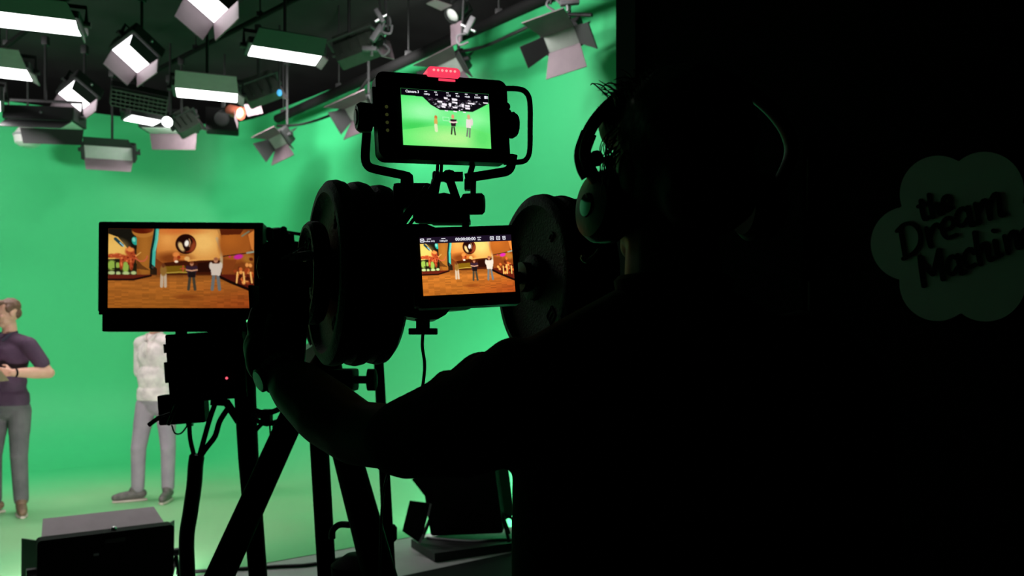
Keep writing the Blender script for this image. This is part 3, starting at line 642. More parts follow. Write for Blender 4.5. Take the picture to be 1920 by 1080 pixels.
def legpts(top, bot, zf):
    a = P(*top); b = P(*bot); t = (a.z-zf)/(a.z-b.z); return a, b, a+(b-a)*t
for (top, bot, r0, r1, nm) in (((585, 700, 2.5), (412, 1080, 2.32), .040, .043, 'left'), ((592, 720, 2.5), (613, 1080, 2.62), .036, .037, 'rear'), ((620, 740, 2.48), (712, 1080, 2.30), .046, .058, 'right')):
    a, b, c = legpts(top, bot, .02)
    obj('leg', MB().tube([a, a+(c-a)*.5, c], [(r0, r0*.8), (r1, r1*.8), (r1*.8, r1*.7)], 14), 'matte', tri)
    obj('foot', MB().ball(c, (.05, .05, .02)), 'rubber', tri)
obj('carry_strap', MB().tube(pxpath([(623, 1010, 2.45), (624, 995, 2.45), (636, 984, 2.45), (655, 984, 2.42)], 4), .010, 10), 'rubber', tri)
obj('spreader_hub', MB().lathe([(.02, -.05), (.07, -.04), (.075, .02), (.03, .05)], Matrix.Translation(P(668, 1070, 2.4)), 24), 'matte', tri)
ps = thing('pole_stand', 'slim black pole stand behind the right tripod leg', 'stand', floor_pt(740, 1440))
a, b, c = legpts((710, 675, 2.9), (727, 1000, 2.9), .03)
obj('pole', MB().tube([a, b, c], [.018, .021, .024], 12), 'matte', ps)
obj('collar', MB().lathe([(.026, -.03), (.034, -.02), (.034, .02), (.026, .03)], Matrix.Translation(P(727, 1000, 2.9)), 20), 'matte', ps)
for a_ in (30, 150, 270):
    d_ = V((math.cos(math.radians(a_)), math.sin(math.radians(a_)), 0)); obj('leg', MB().tube([c+Z1*.25, c+d_*.3-Z1*.018], .012, 8), 'matte', ps)

# lens box of the jib controls between the plates, with T handle
hb = thing('boom_end_box', 'black boom end housing with T shaped clamp knob below, between the weights', 'housing', P(793, 560, 1.62))
mb = MB(); poly = [(742, 420), (800, 420), (850, 440), (850, 572), (836, 590), (822, 598), (800, 600), (742, 590)]
n = len(poly); mb.add([P(x, y, 1.50) for x, y in poly]+[P(x, y, 1.50)+V((-.03, .20, 0)) for x, y in poly], [tuple(range(n)), tuple(range(n, 2*n))[::-1]]+[(i, n+i, n+(i+1) % n, (i+1) % n) for i in range(n)])
obj('case', mb, 'black', hb, smooth=25)
c0 = P(793, 594, 1.56)
obj('clamp_stem', MB().tube([c0, P(793, 618, 1.56)], .0135, 14), 'black', hb); obj('clamp_collar', MB().tube([P(793, 597, 1.56), P(793, 601, 1.56)], .0155, 14), 'black', hb)
obj('clamp_knob', MB().box(P(793.5, 621.5, 1.56), (.055, .022, .0125), bev=.002), 'black', hb)
props(obj('cable', MB().tube(pxpath([(793, 626, 1.56), (792, 650, 1.56), (796, 680, 1.56), (795, 705, 1.56), (790, 735, 1.56), (775, 790, 1.62), (745, 850, 1.75), (718, 930, 1.95), (712, 1100, 2.2), (716, 1300, 2.25), (720, 1585, 2.26)]), .0032, 10), 'rubber'), 'single black cable hanging from the T shaped clamp knob', 'cable')

# ------------------------------------------------------------------ viewfinder
q = [(754, 168), (919, 177), (915, 281), (751, 271)]
VM, vw, vh = pose(q, 1.45, (.36, -.93, .02)); k_ = vw/168
vf = thing('viewfinder', 'black studio viewfinder with lit red tally lamp on top, showing a green studio', 'viewfinder', mtx=VM)
bw = vw+84*k_; bh = vh+54*k_; oy = 3.5*k_
off = Matrix.Translation((-1*k_, oy, 0))
mb = MB(VM); mb.prism(rrect(bw, bh, .016, 6), -.036, -.004, off); mb.prism(rrect(bw-.012, bh-.012, .013, 6), -.004, .003, off); mb.prism(rrect(bw*.8, bh*.7, .016, 5), -.060, -.036, off @ Matrix.Translation((0, bh*.08, 0))); obj('housing', mb, 'black', vf)
mb = MB(VM); mb.box((-bw/2-.003, .022, -.02), (.007, bh*.42, .022), bev=.002); obj('lit_side', mb, 'grey', vf)  # light grey strip puts the light on the housing's left side into colour
mb = MB(VM); mb.prism(rrect(63*k_, 19*k_, .008, 5), -.03, .004, Matrix.Translation((-1*k_, bh/2+oy+4*k_, 0))); obj('tally_lamp', mb, 'tally', vf)
for i in range(6): obj('tally_led', MB(VM).ball(((-20+8*i)*k_, bh/2+oy+7*k_, .004), .0027, sub=1), 'tallyled', vf)
obj('front_tally', MB(VM).box((4*k_, bh/2+oy-10*k_, .004), (32*k_, 4.2*k_, .003), bev=.001), 'tally', vf)
for i in range(4): obj('button', MB(VM).lathe([(.0030, .003), (.0028, .0042), (.0024, .0042)], Matrix.Translation((-vw/2-27*k_, (-2-14*i+18)*k_, 0)), 14), 'yellowish', vf)
for sx, sy in ((-1, -1), (-1, 1), (1, -1), (1, 1)): obj('corner_screw', MB(VM).lathe([(.003, .002), (.003, .0042), (.001, .0042)], Matrix.Translation((sx*(bw/2-.012), sy*(bh/2-.012)+oy, 0)), 12), 'blackmetal', vf)
# handle on the right, knobs at both pivots
xr = bw/2-2*k_
hp = [(xr-6*k_, bh/2+oy-10*k_, -.02), (xr+28*k_, bh/2+oy-8*k_, -.02), (xr+46*k_, bh/2+oy-13*k_, -.02), (xr+54*k_, bh/2+oy-32*k_, -.02), (xr+52*k_, 0, -.02), (xr+49*k_, -bh/2+oy+32*k_, -.02), (xr+42*k_, -bh/2+oy+14*k_, -.02), (xr+28*k_, -bh/2+oy+7*k_, -.02), (xr-6*k_, -bh/2+oy+5*k_, -.02)]
obj('handle', MB(VM).tube(smoothpath(hp, 4), 5.2*k_, 12), 'black', vf)
obj('pivot_knob', MB(VM).lathe([(.012, 0), (.014, .004), (.0245, .006), (.0255, .016), (.021, .024), (.006, .026)], Matrix.Translation((xr, 4*k_, -.025)) @ Matrix.Rotation(math.pi/2, 4, 'Y'), 12), 'black', vf)
obj('joystick', MB(VM).ball((xr+1*k_, 22*k_, -.01), .009), 'black', vf); obj('joystick', MB(VM).ball((xr+1*k_, 35*k_, -.012), .008), 'black', vf)
xl_ = -bw/2
obj('pivot_knob', MB(VM).lathe([(.014, 0), (.016, .010), (.0255, .011), (.0265, .030), (.022, .037), (.004, .0375)], Matrix.Translation((xl_+.004, 4*k_, -.03)) @ Matrix.Rotation(-math.pi/2, 4, 'Y'), 10), 'black', vf)
obj('knob_cap', MB(VM).lathe([(.014, .0375), (.013, .0395), (.011, .0395)], Matrix.Translation((xl_+.004, 4*k_, -.03)) @ Matrix.Rotation(-math.pi/2, 4, 'Y'), 20), 'grey', vf)
# yoke bracket
yb = thing('viewfinder_yoke', 'black bent bracket cradling the viewfinder from below', 'bracket', P(840, 330, 1.5))
obj('arm', MB().tube(pxpath([(690, 215, 1.47), (687, 260, 1.47), (685, 296, 1.47), (690, 311, 1.47), (703, 317, 1.475), (735, 324, 1.50), (762, 330, 1.51), (767, 335, 1.51), (767, 365, 1.51)], 3), [(.0060, .0085)]*25, 10), 'black', yb)
obj('arm', MB().tube(pxpath([(962, 290, 1.52), (958, 312, 1.52), (950, 321, 1.52), (936, 324, 1.52), (905, 329, 1.52), (872, 334, 1.52)], 3), [(.0055, .009)]*16, 10), 'black', yb)
obj('post', MB().tube([P(886, 310, 1.5), P(879, 334, 1.52)], .0055, 10), 'black', yb)
obj('post', MB().tube([P(888, 330, 1.52), P(887, 368, 1.52)], .0055, 10), 'black', yb)
obj('end_plate', MB().box(P(757, 337, 1.53), (.010, .02, .022), bev=.001), 'grey', yb)
obj('end_plate', MB().box(P(877, 347, 1.54), (.012, .02, .020), bev=.001), 'grey', yb)
mt = thing('articulated_mount', 'black A shaped clamp mount with big cylinder knob under the viewfinder', 'mount', P(835, 400, 1.56))
D = 1.54
obj('cross_tube', MB().tube([P(815, 332, D), P(868, 331, D)], .0095, 14), 'black', mt)
obj('joint', MB().ball(P(842, 331, D), (.0155, .014, .0135)), 'black', mt); obj('joint', MB().lathe([(.0085, -.007), (.0115, -.005), (.0115, .005), (.0085, .007)], axis_mtx(P(818, 332, D), (1, 0, 0)), 20), 'black', mt)
obj('leg', MB().tube([P(818, 338, D), P(806, 400, D)], [.0095, .010], 10), 'black', mt)
obj('leg', MB().tube([P(843, 336, D), P(862, 392, D)], [.0085, .0085], 10), 'black', mt)
mb = MB(); mb.ball(P(833, 388, D+.02), (.034, .03, .028)); mb.box(P(828, 402, D+.03), (.11, .05, .035), bev=.012); obj('ball_head', mb, 'black', mt)
obj('cylinder_knob', MB().lathe([(.012, -.005), (.0195, 0), (.0205, .006), (.0205, .036), (.016, .0405), (.003, .041)], axis_mtx(P(869, 383, D), (1, -.1, 0)), 24), 'black', mt)
obj('base_block', MB().box(P(775, 370, D+.03), (.075, .05, .05), bev=.008), 'black', mt)
obj('foot_plate', MB().box(P(845, 414, D), (.075, .05, .012), bev=.003), 'black', mt)
obj('tilt_lock', MB().lathe([(.006, 0), (.014, .002), (.014, .012), (.006, .014)], axis_mtx(P(866, 418, D), (1, 0, 0)), 16), 'black', mt)
for i, (pp, lab) in enumerate((([(821, 305, 1.5), (819, 325, 1.5), (812, 345, 1.5), (790, 375, 1.5), (765, 410, 1.49), (748, 435, 1.49)], 'left of two black cables running down from the viewfinder'),
                          ([(828, 308, 1.5), (826, 328, 1.5), (818, 352, 1.49), (797, 385, 1.49), (775, 412, 1.48), (752, 445, 1.48)], 'right of two black cables running down from the viewfinder'),
                          ([(800, 352, 1.52), (782, 375, 1.5), (762, 402, 1.49), (742, 428, 1.48)], 'short glossy cable bundled beside the clamp mount'))):
    props(obj('cable', MB().tube(pxpath(pp), .0032 if i < 2 else .006, 10), 'rubber'), lab, 'cable', 'viewfinder cables')
# ------------------------------------------------------------------ recorder monitor
q = [(785.5, 446), (958, 441), (965, 547), (794.5, 556)]
RM, rw, rh = pose(q, 1.40, (.18, -.97, .12)); k_ = rw/172
rc = thing('field_monitor', 'small black recorder monitor between the weights showing the orange set and a timecode', 'monitor', mtx=RM)
mb = MB(RM); mb.prism(rrect(rw+20*k_, rh+42*k_, .006, 4), -.028, -.003, Matrix.Translation((0, -1*k_, 0))); mb.prism(rrect(rw+15*k_, rh+37*k_, .005, 4), -.003, .0015, Matrix.Translation((0, -1*k_, 0))); obj('housing', mb, 'black', rc)
mb = MB(RM); mb.box((-rw/2-11*k_, 0, -.03), (10*k_, rh+30*k_, .03), bev=.003); obj('battery_plate', mb, 'black', rc)
# ------------------------------------------------------------------ hand control box and jib camera behind
hc = thing('grip_controller', 'tall black control box held by the operator left of the weights', 'controller', P(530, 640, 1.46))
poly = [(491, 476), (502, 484), (578, 492), (578, 596), (572, 640), (570, 690), (505, 690), (486, 640), (486, 540), (493, 520)]
mb = MB(); n = len(poly); mb.add([P(x, y, 1.42) for x, y in poly]+[P(x, y, 1.42)+V((-.012, .055, 0)) for x, y in poly], [tuple(range(n)), tuple(range(n, 2*n))[::-1]]+[(i, n+i, n+(i+1) % n, (i+1) % n) for i in range(n)])
obj('case', mb, 'black', hc, smooth=25)
obj('side_grip', MB().tube([P(487, 480, 1.45), P(484, 500, 1.45), P(488, 522, 1.45)], [.002, .004, .003], 8), 'grey', hc)
obj('green_lit_side', MB().box(P(480, 590, 1.46), (.008, .05, .105), Matrix.Rotation(-.05, 3, 'Y'), .002), 'olive', hc)  # left face of the box lit green, that light put into its colour
obj('shaft', MB().tube([P(548, 484, 1.5), P(582, 478, 1.55)], .009, 16), 'grey', hc)
obj('stay_rod', MB().tube([P(528, 486, 1.49), P(576, 456, 1.55)], .0022, 8), 'grey', hc)
obj('top_rail', MB().box(P(562, 492, 1.425), (.026, .004, .0016)), 'grey', hc)
jc = thing('studio_camera', 'cluster of black camera parts, knobs and rods behind the wide monitor', 'camera', P(530, 470, 2.9))
D = 2.85
obj('body', MB().box(P(530, 480, D), (.16, .14, .09), bev=.01), 'matte', jc)
obj('rod', MB().tube([P(490, 432, D), P(530, 434, D), P(580, 442, D)], .006, 8), 'matte', jc)
obj('lens', MB().lathe([(.02, -.03), (.03, -.02), (.03, .03), (.022, .045)], axis_mtx(P(518, 452, D), (-.1, -.3, 1)), 20), 'matte', jc)
for (x, y, r) in ((503, 440, .018), (541, 450, .02), (532, 438, .012)): obj('knob', MB().lathe([(r*.6, -.02), (r, -.015), (r, .02), (r*.5, .025)], axis_mtx(P(x, y, D-.06), (.1, -.5, 1)), 14), 'matte', jc)
obj('lever', MB().tube([P(540, 460, D), P(550, 449, D)], .008, 8), 'matte', jc)
obj('post', MB().box(P(571, 460, D), (.016, .02, .09), bev=.002), 'matte', jc)
obj('cable_loop', MB().tube(pxpath([(536, 470, D-.08), (533, 455, D-.08), (538, 442, D-.08), (545, 440, D-.08)], 4), .004, 8), 'rubber', jc)
obj('mount_arm', MB().tube([P(530, 500, D), P(560, 560, D-.1), piv], .03, 10), 'matte', jc)
# ------------------------------------------------------------------ pictures on the screens
class Paint:
    def __init__(s, W, H, X0, Y0, X1, Y1, base):
        s.W, s.H = W, H; xs = X0+(X1-X0)*np.arange(W)/(W-1); ys = Y0+(Y1-Y0)*np.arange(H)/(H-1)
        s.X, s.Y = np.meshgrid(xs, ys); s.px = (X1-X0)/W; s.a = np.ones((H, W, 3))*np.array(base, float)
        s.rng = np.random.default_rng(5)
    def mix(s, m, col):
        c = np.array(col, float); c = c if c.ndim == 3 else c.reshape(1, 1, 3)
        s.a = s.a*(1-m[..., None])+c*m[..., None]
    def ell(s, cx, cy, rx, ry, col, rot=0, soft=None, al=1):
        a = math.radians(rot); dx = s.X-cx; dy = s.Y-cy
        u = dx*math.cos(a)+dy*math.sin(a); v = -dx*math.sin(a)+dy*math.cos(a)
        d = np.sqrt((u/rx)**2+(v/ry)**2); sf = soft if soft else 1.5*s.px/min(rx, ry)
        s.mix(np.clip((1+sf/2-d)/sf, 0, 1)*al, col)
    def poly(s, pts, col, al=1, soft=None):
        acc = np.zeros_like(s.X); n = len(pts); o = s.px*.33
        for ox, oy in ((-o, -o), (o, -o), (-o, o), (o, o)):
            ins = np.zeros(s.X.shape, bool); X = s.X+ox; Y = s.Y+oy
            for i in range(n):
                (x0, y0), (x1, y1) = pts[i], pts[(i+1) % n]
                if y0 == y1: continue
                c = ((y0 > Y) != (y1 > Y)) & (X < (x1-x0)*(Y-y0)/(y1-y0)+x0); ins ^= c
            acc += ins
        s.mix(acc/4*al, col)
    def line(s, pts, w, col, al=1):
        m = np.zeros_like(s.X)
        for (x0, y0), (x1, y1) in zip(pts, pts[1:]):
            dx, dy = x1-x0, y1-y0; L = max(dx*dx+dy*dy, 1e-6); t = np.clip(((s.X-x0)*dx+(s.Y-y0)*dy)/L, 0, 1)
            d = np.hypot(s.X-x0-t*dx, s.Y-y0-t*dy); m = np.maximum(m, np.clip((w/2+s.px*.7-d)/(s.px*1.4), 0, 1))
        s.mix(m*al, col)
    def grain(s, amt, k=1):
        s.a *= 1+amt*(s.rng.random((s.H, s.W, 1))-.5)
def man(p, x, top, bot, shirt, trouser, hair, arms=True):
    h = bot-top; sk = (185, 125, 90)
    p.line([(x-.06*h, top+.52*h), (x-.11*h, bot)], .10*h, trouser); p.line([(x+.06*h, top+.52*h), (x+.12*h, bot)], .10*h, trouser)
    p.poly([(x-.17*h, top+.17*h), (x+.17*h, top+.17*h), (x+.14*h, top+.55*h), (x-.14*h, top+.55*h)], shirt)
    p.ell(x-.15*h, top+.25*h, .06*h, .12*h, shirt); p.ell(x+.15*h, top+.25*h, .06*h, .12*h, shirt)
    p.ell(x, top+.07*h, .065*h, .085*h, sk); p.ell(x, top+.03*h, .065*h, .05*h, hair)
    if arms: p.line([(x-.19*h, top+.30*h), (x, top+.33*h), (x+.19*h, top+.30*h)], .05*h, (205, 150, 115))
def virtual_set(W, H, gain=1.0, cross=True):
    p = Paint(W, H, 80, 70, 1760, 1000, (140, 78, 28))
    # left backdrop
    p.poly([(80, 70), (380, 70), (420, 330), (400, 620), (80, 620)], (22, 20, 14))
    p.poly([(80, 130), (190, 170), (300, 300), (330, 420), (80, 430)], (222, 172, 82)); p.ell(150, 300, 130, 90, (238, 190, 98), soft=1.2, al=.8)
    p.line([(160, 190), (240, 265)], 34, (28, 60, 70)); p.line([(215, 235), (255, 275)], 14, (150, 200, 210))
    p.ell(385, 215, 36, 50, (38, 160, 140), rot=-20); p.ell(372, 200, 18, 26, (120, 205, 185), rot=-20)
    p.poly([(410, 70), (620, 70), (590, 330), (560, 590), (470, 620), (400, 470)], (150, 90, 30))
    p.ell(500, 330, 60, 240, (172, 106, 38), soft=1.2, al=.8); p.poly([(560, 560), (400, 540), (410, 430), (470, 500)], (60, 30, 12), al=.6)
    p.ell(480, 100, 130, 75, (176, 112, 44)); p.ell(470, 78, 125, 50, (88, 22, 6))
    # golden machine
    p.poly([(640, 70), (1340, 75), (1375, 180), (1390, 330), (1395, 560), (1300, 600), (600, 620), (600, 400)], (120, 58, 22))
    p.poly([(645, 75), (1330, 80), (1372, 180), (1385, 410), (1180, 440), (900, 460), (700, 470), (630, 420)], (198, 118, 48))
    p.ell(1180, 230, 230, 190, (240, 186, 102), soft=1.4); p.ell(760, 200, 110, 110, (232, 158, 78), soft=1.5, al=.9)
    p.ell(880, 90, 240, 40, (206, 104, 44), soft=1.4, al=.8); p.ell(820, 420, 190, 70, (110, 48, 14), soft=1.0, al=.85)
    p.poly([(720, 470), (1000, 440), (1390, 440), (1390, 620), (720, 620)], (62, 22, 8)); p.poly([(740, 510), (960, 500), (980, 590), (745, 595)], (116, 84, 16))
    p.line([(740, 590), (900, 578), (1000, 584)], 12, (180, 150, 60)); p.poly([(1110, 470), (1280, 450), (1290, 575), (1110, 580)], (38, 12, 6))
    p.line([(1000, 445), (1180, 425), (1330, 418)], 22, (222, 156, 76)); p.line([(1330, 180), (1385, 330), (1385, 480)], 34, (190, 170, 130), al=.8)
    # teal edge
    p.line([(632, 80), (615, 200), (592, 330), (580, 520)], 60, (10, 36, 34)); p.line([(642, 80), (632, 200), (606, 330), (598, 510)], 38, (66, 178, 158))
    p.line([(650, 90), (640, 200), (616, 330)], 10, (150, 210, 190), al=.7); p.ell(592, 522, 16, 16, (225, 215, 190)); p.poly([(562, 470), (640, 540), (640, 620), (560, 620)], (18, 16, 12), al=.8)
    # porthole
    p.ell(970, 248, 120, 118, (38, 10, 6)); p.ell(1000, 255, 85, 92, (108, 34, 16)); p.ell(960, 240, 92, 96, (30, 8, 5)); p.ell(1050, 280, 28, 60, (150, 66, 34), rot=20, soft=.8, al=.8)
    p.ell(918, 280, 30, 60, (214, 178, 118), rot=-28, soft=.5); p.ell(948, 268, 14, 44, (30, 8, 5), rot=-20); p.ell(980, 240, 25, 38, (250, 240, 225), rot=10, soft=.5); p.line([(1008, 190), (1022, 225), (1010, 275)], 14, (214, 160, 110), al=.8)
    # animal figures, centre and left
    for (x, y, rx, ry, c) in ((860, 375, 40, 32, (224, 130, 60)), (850, 430, 22, 34, (190, 96, 50)), (862, 455, 22, 14, (240, 220, 190)), (930, 410, 60, 26, (196, 110, 40)), (985, 420, 32, 26, (226, 170, 100)), (890, 405, 20, 20, (150, 50, 20))): p.ell(x, y, rx, ry, c, soft=.5)
    p.poly([(80, 450), (200, 440), (400, 470), (410, 615), (80, 615)], (30, 26, 12))
    for (x, y, rx, ry) in ((120, 500, 50, 60), (280, 520, 38, 70), (190, 500, 28, 34)): p.ell(x, y, rx, ry, (142, 172, 70), soft=.5)
    for (x, y, rx) in ((120, 590, 44), (195, 595, 28), (285, 595, 42), (372, 590, 32)): p.ell(x, y, rx, 22, (178, 196, 130), soft=.6)
    p.line([(160, 470), (165, 600)], 14, (20, 16, 10)); p.line([(130, 540), (200, 540)], 10, (20, 16, 10))
    rg = np.random.default_rng(8)
    for (x, y, rx, ry) in ((330, 340, 55, 50), (370, 400, 40, 40), (120, 390, 50, 24), (190, 390, 50, 30), (250, 420, 40, 44), (340, 440, 46, 50), (230, 490, 22, 60), (345, 500, 22, 60), (300, 420, 40, 40)):
        p.ell(x, y, rx, ry, (172, 70, 34), soft=.5)
        for _ in range(4): p.ell(x+rg.normal()*rx*.4, y+rg.normal()*ry*.4, rx*.28, ry*.28, ((222, 120, 64), (120, 36, 18), (206, 96, 52))[rg.integers(3)], soft=.7)
    p.ell(335, 318, 40, 24, (226, 140, 66), soft=.5)
    p.line([(395, 420), (440, 452), (490, 450), (520, 420), (528, 392)], 15, (196, 92, 60)); p.line([(400, 390), (450, 350)], 12, (216, 160, 80))
    # right side
    p.poly([(1360, 70), (1760, 70), (1760, 640), (1400, 620), (1400, 300)], (120, 58, 20)); p.ell(1540, 260, 190, 200, (160, 84, 28), soft=.3); p.ell(1480, 190, 110, 90, (178, 96, 32), soft=1.2, al=.8)
    p.poly([(1360, 70), (1640, 70), (1600, 130), (1380, 140)], (84, 30, 10)); p.line([(1700, 95), (1620, 150)], 18, (110, 130, 110), al=.8); p.poly([(1690, 130), (1760, 80), (1760, 330), (1730, 300)], (206, 120, 50))
    p.line([(1405, 390), (1560, 368), (1690, 350)], 12, (52, 26, 20)); p.line([(1680, 350), (1760, 335)], 22, (140, 150, 130)); p.ell(1580, 395, 55, 28, (196, 40, 150), rot=-10, soft=.5); p.ell(1480, 395, 14, 12, (190, 60, 80))
    p.poly([(1400, 430), (1560, 430), (1500, 590), (1400, 600)], (128, 60, 22)); p.ell(1700, 420, 70, 50, (172, 112, 40), soft=.8, al=.8)
    # floor and ledges
    fl_ = np.stack([np.interp(p.Y, [600, 700, 1000], [120, 172, 150]), np.interp(p.Y, [600, 700, 1000], [66, 100, 84]), np.interp(p.Y, [600, 700, 1000], [24, 36, 26])], 2)
    red = np.clip((p.X-800)/950, 0, 1)*np.clip((p.Y-650)/300, 0, 1)
    fl_ = fl_*(1-.6*red[..., None])+np.array((140, 46, 18))*.6*red[..., None]
    nz = np.repeat(np.repeat(rg.random((H//3+1, W//14+1)), 3, 0), 14, 1)[:H, :W]; fl_ *= (.90+.2*nz)[..., None]
    p.mix(np.clip((p.Y-606)/14, 0, 1), fl_); p.ell(980, 870, 130, 26, (120, 56, 18), soft=.9, al=.7)
    p.poly([(80, 612), (600, 612), (380, 672), (80, 672)], (92, 30, 18)); p.line([(80, 668), (370, 668), (570, 622)], 22, (28, 10, 8))
    p.poly([(1330, 606), (1760, 606), (1760, 800), (1380, 640)], (84, 24, 14)); p.line([(1340, 620), (1480, 690), (1760, 805)], 32, (22, 8, 6))
    for _ in range(34):
        x = rg.normal(1650, 55); y = rg.normal(610, 60); p.ell(x, min(y, 700), 24, 20, ((206, 100, 44), (232, 150, 74), (150, 60, 24), (90, 30, 14))[rg.integers(4)], rot=rg.uniform(0, 90), soft=.6)
    for x in (1570, 1640, 1720): p.line([(x, 580), (x-20+rg.uniform(0, 40), 700)], 20, (240, 180, 96))
    p.ell(1600, 630, 18, 24, (60, 18, 8)); p.ell(1690, 650, 22, 20, (60, 18, 8))
    # presenters
    p.line([(698, 610), (694, 745)], 36, (188, 166, 140)); p.line([(734, 610), (738, 745)], 34, (188, 166, 140)); p.ell(714, 560, 38, 64, (140, 100, 44), soft=.4); p.ell(712, 500, 18, 26, (100, 50, 24))
    man(p, 1040, 455, 780, (50, 30, 42), (62, 56, 44), (120, 60, 30)); p.poly([(1000, 575), (1085, 575), (1080, 640), (1000, 640)], (26, 18, 18)); man(p, 1318, 412, 780, (206, 190, 174), (104, 106, 104), (150, 90, 60), False); p.line([(1370, 500), (1372, 560), (1350, 610)], 26, (206, 190, 174))
    if cross: p.line([(940, 500), (940, 570)], 6, (230, 60, 60)); p.line([(905, 538), (975, 538)], 6, (230, 60, 60), al=.8)
    p.grain(.04); return np.clip(p.a*gain, 0, 255)
def studio_view(W, H):
    p = Paint(W, H, 0, 0, 1000, 640, (84, 236, 112))
    p.ell(260, 250, 260, 120, (158, 255, 172), soft=1.4); p.ell(820, 330, 200, 160, (146, 254, 160), soft=1.4); p.ell(150, 420, 220, 60, (60, 205, 80), soft=1.3, al=.7)
    p.poly([(0, 470), (380, 400), (720, 400), (1000, 470), (1000, 640), (0, 640)], (118, 244, 120), al=.75); p.ell(560, 540, 330, 110, (186, 250, 150), soft=1.3, al=.9); p.ell(900, 520, 120, 130, (80, 222, 100), soft=1.2, al=.7)
    p.poly([(230, 75), (1000, 75), (1000, 110), (860, 190), (800, 222), (430, 222), (330, 170)], (14, 12, 18))
    p.poly([(0, 0), (1000, 0), (1000, 92), (0, 78)], (8, 4, 14))
    rg = np.random.default_rng(3)
    for _ in range(120):
        x = rg.uniform(290, 930); y = rg.uniform(90, 205); 
        if abs(x-615) > 330-(y-90)*1.2: continue
        p.ell(x, y, rg.uniform(4, 14), rg.uniform(3, 8), ((60, 40, 60), (150, 140, 150), (90, 90, 100), (220, 215, 225))[rg.integers(4)], rot=rg.uniform(-30, 30))
    for (x, y, w, h) in ((500, 82, 46, 26), (600, 92, 66, 30), (600, 126, 66, 22), (430, 126, 60, 24), (480, 156, 60, 30), (545, 154, 30, 44), (600, 182, 60, 22), (690, 154, 34, 44), (745, 156, 60, 24), (790, 126, 80, 22), (470, 182, 50, 26), (745, 184, 60, 24), (500, 226, 40, 14), (600, 228, 46, 14), (705, 232, 40, 14), (650, 214, 20, 16), (960, 108, 60, 18)):
        p.poly([(x-w/2, y-h/2), (x+w/2, y-h/2+4), (x+w/2-4, y+h/2), (x-w/2+4, y+h/2-2)], (252, 244, 252))
    p.line([(455, 300), (525, 302), (524, 342), (456, 340), (455, 300)], 6, (190, 255, 200))
    p.ell(376, 310, 16, 24, (214, 120, 60)); p.ell(374, 360, 20, 46, (222, 176, 90), soft=.4); p.line([(372, 400), (376, 460)], 36, (228, 240, 190))
    p.line([(556, 410), (545, 490)], 15, (52, 40, 44)); p.line([(578, 410), (588, 496)], 15, (52, 40, 44)); p.poly([(540, 320), (612, 320), (596, 400), (548, 400)], (46, 22, 36)); p.ell(570, 290, 17, 26, (236, 160, 120)); p.line([(536, 352), (572, 356), (612, 350)], 18, (250, 222, 214))
    p.line([(738, 410), (722, 505)], 17, (120, 130, 116)); p.line([(762, 410), (752, 515)], 17, (120, 130, 116)); p.poly([(722, 310), (780, 310), (775, 412), (718, 408)], (240, 228, 222)); p.ell(785, 340, 16, 44, (236, 222, 214)); p.ell(752, 282, 18, 28, (226, 176, 130))
    p.grain(.03); return np.clip(p.a, 0, 255)
scr_mat = bpy.data.materials.new('screen_picture'); scr_mat.use_nodes = True
nt = scr_mat.node_tree; bs = nt.nodes['Principled BSDF']; ca = nt.nodes.new('ShaderNodeVertexColor'); ca.layer_name = 'picture'
bs.inputs['Base Color'].default_value = (.005, .005, .005, 1); bs.inputs['Roughness'].default_value = .25; bs.inputs['Specular IOR Level'].default_value = .2
nt.links.new(ca.outputs['Color'], bs.inputs['Emission Color']); bs.inputs['Emission Strength'].default_value = 1
def screen(parent, Mx, w, h, arr, z=.003):
    H, W, _ = arr.shape; mb = MB(Mx)
    vs_ = [(-w/2+w*i/(W-1), h/2-h*j/(H-1), z) for j in range(H) for i in range(W)]
    fs = [(j*W+i, (j+1)*W+i, (j+1)*W+i+1, j*W+i+1) for j in range(H-1) for i in range(W-1)]
    mb.add(vs_, fs); o = obj('screen', mb, scr_mat, parent, smooth=0)
    c = arr/255.0; lin = np.where(c <= .04045, c/12.92, ((c+.055)/1.055)**2.4)
    col = o.data.color_attributes.new('picture', 'FLOAT_COLOR', 'POINT')
    buf = np.ones((H*W, 4), np.float32); buf[:, :3] = lin.reshape(-1, 3); col.data.foreach_set('color', buf.ravel())
    return o
def text(name, body, Mx, x, y, z, size, parent, m='osd', bold=.02):
    cu = bpy.data.curves.new('t', 'FONT'); cu.body = body; cu.size = size; cu.align_x = 'CENTER'; cu.align_y = 'CENTER'; cu.offset = size*bold; cu.resolution_u = 2
    o = bpy.data.objects.new('t', cu); COL.objects.link(o)
    dg = bpy.context.evaluated_depsgraph_get(); dg.update(); me = o.evaluated_get(dg).to_mesh()
    mb = MB(Mx); mb.add([(v.co.x+x, v.co.y+y, z) for v in me.vertices], [tuple(p.vertices) for p in me.polygons])
    o.evaluated_get(dg).to_mesh_clear(); bpy.data.objects.remove(o); bpy.data.curves.remove(cu)
    return obj(name, mb, m, parent, smooth=0)
screen(mon, PM, pw, ph, virtual_set(300, 166, .98))
s1 = screen(vf, VM, vw, vh, studio_view(210, 134), z=.0045)
s2 = screen(rc, RM, rw, rh, virtual_set(230, 140, 1.26, False), z=.003)
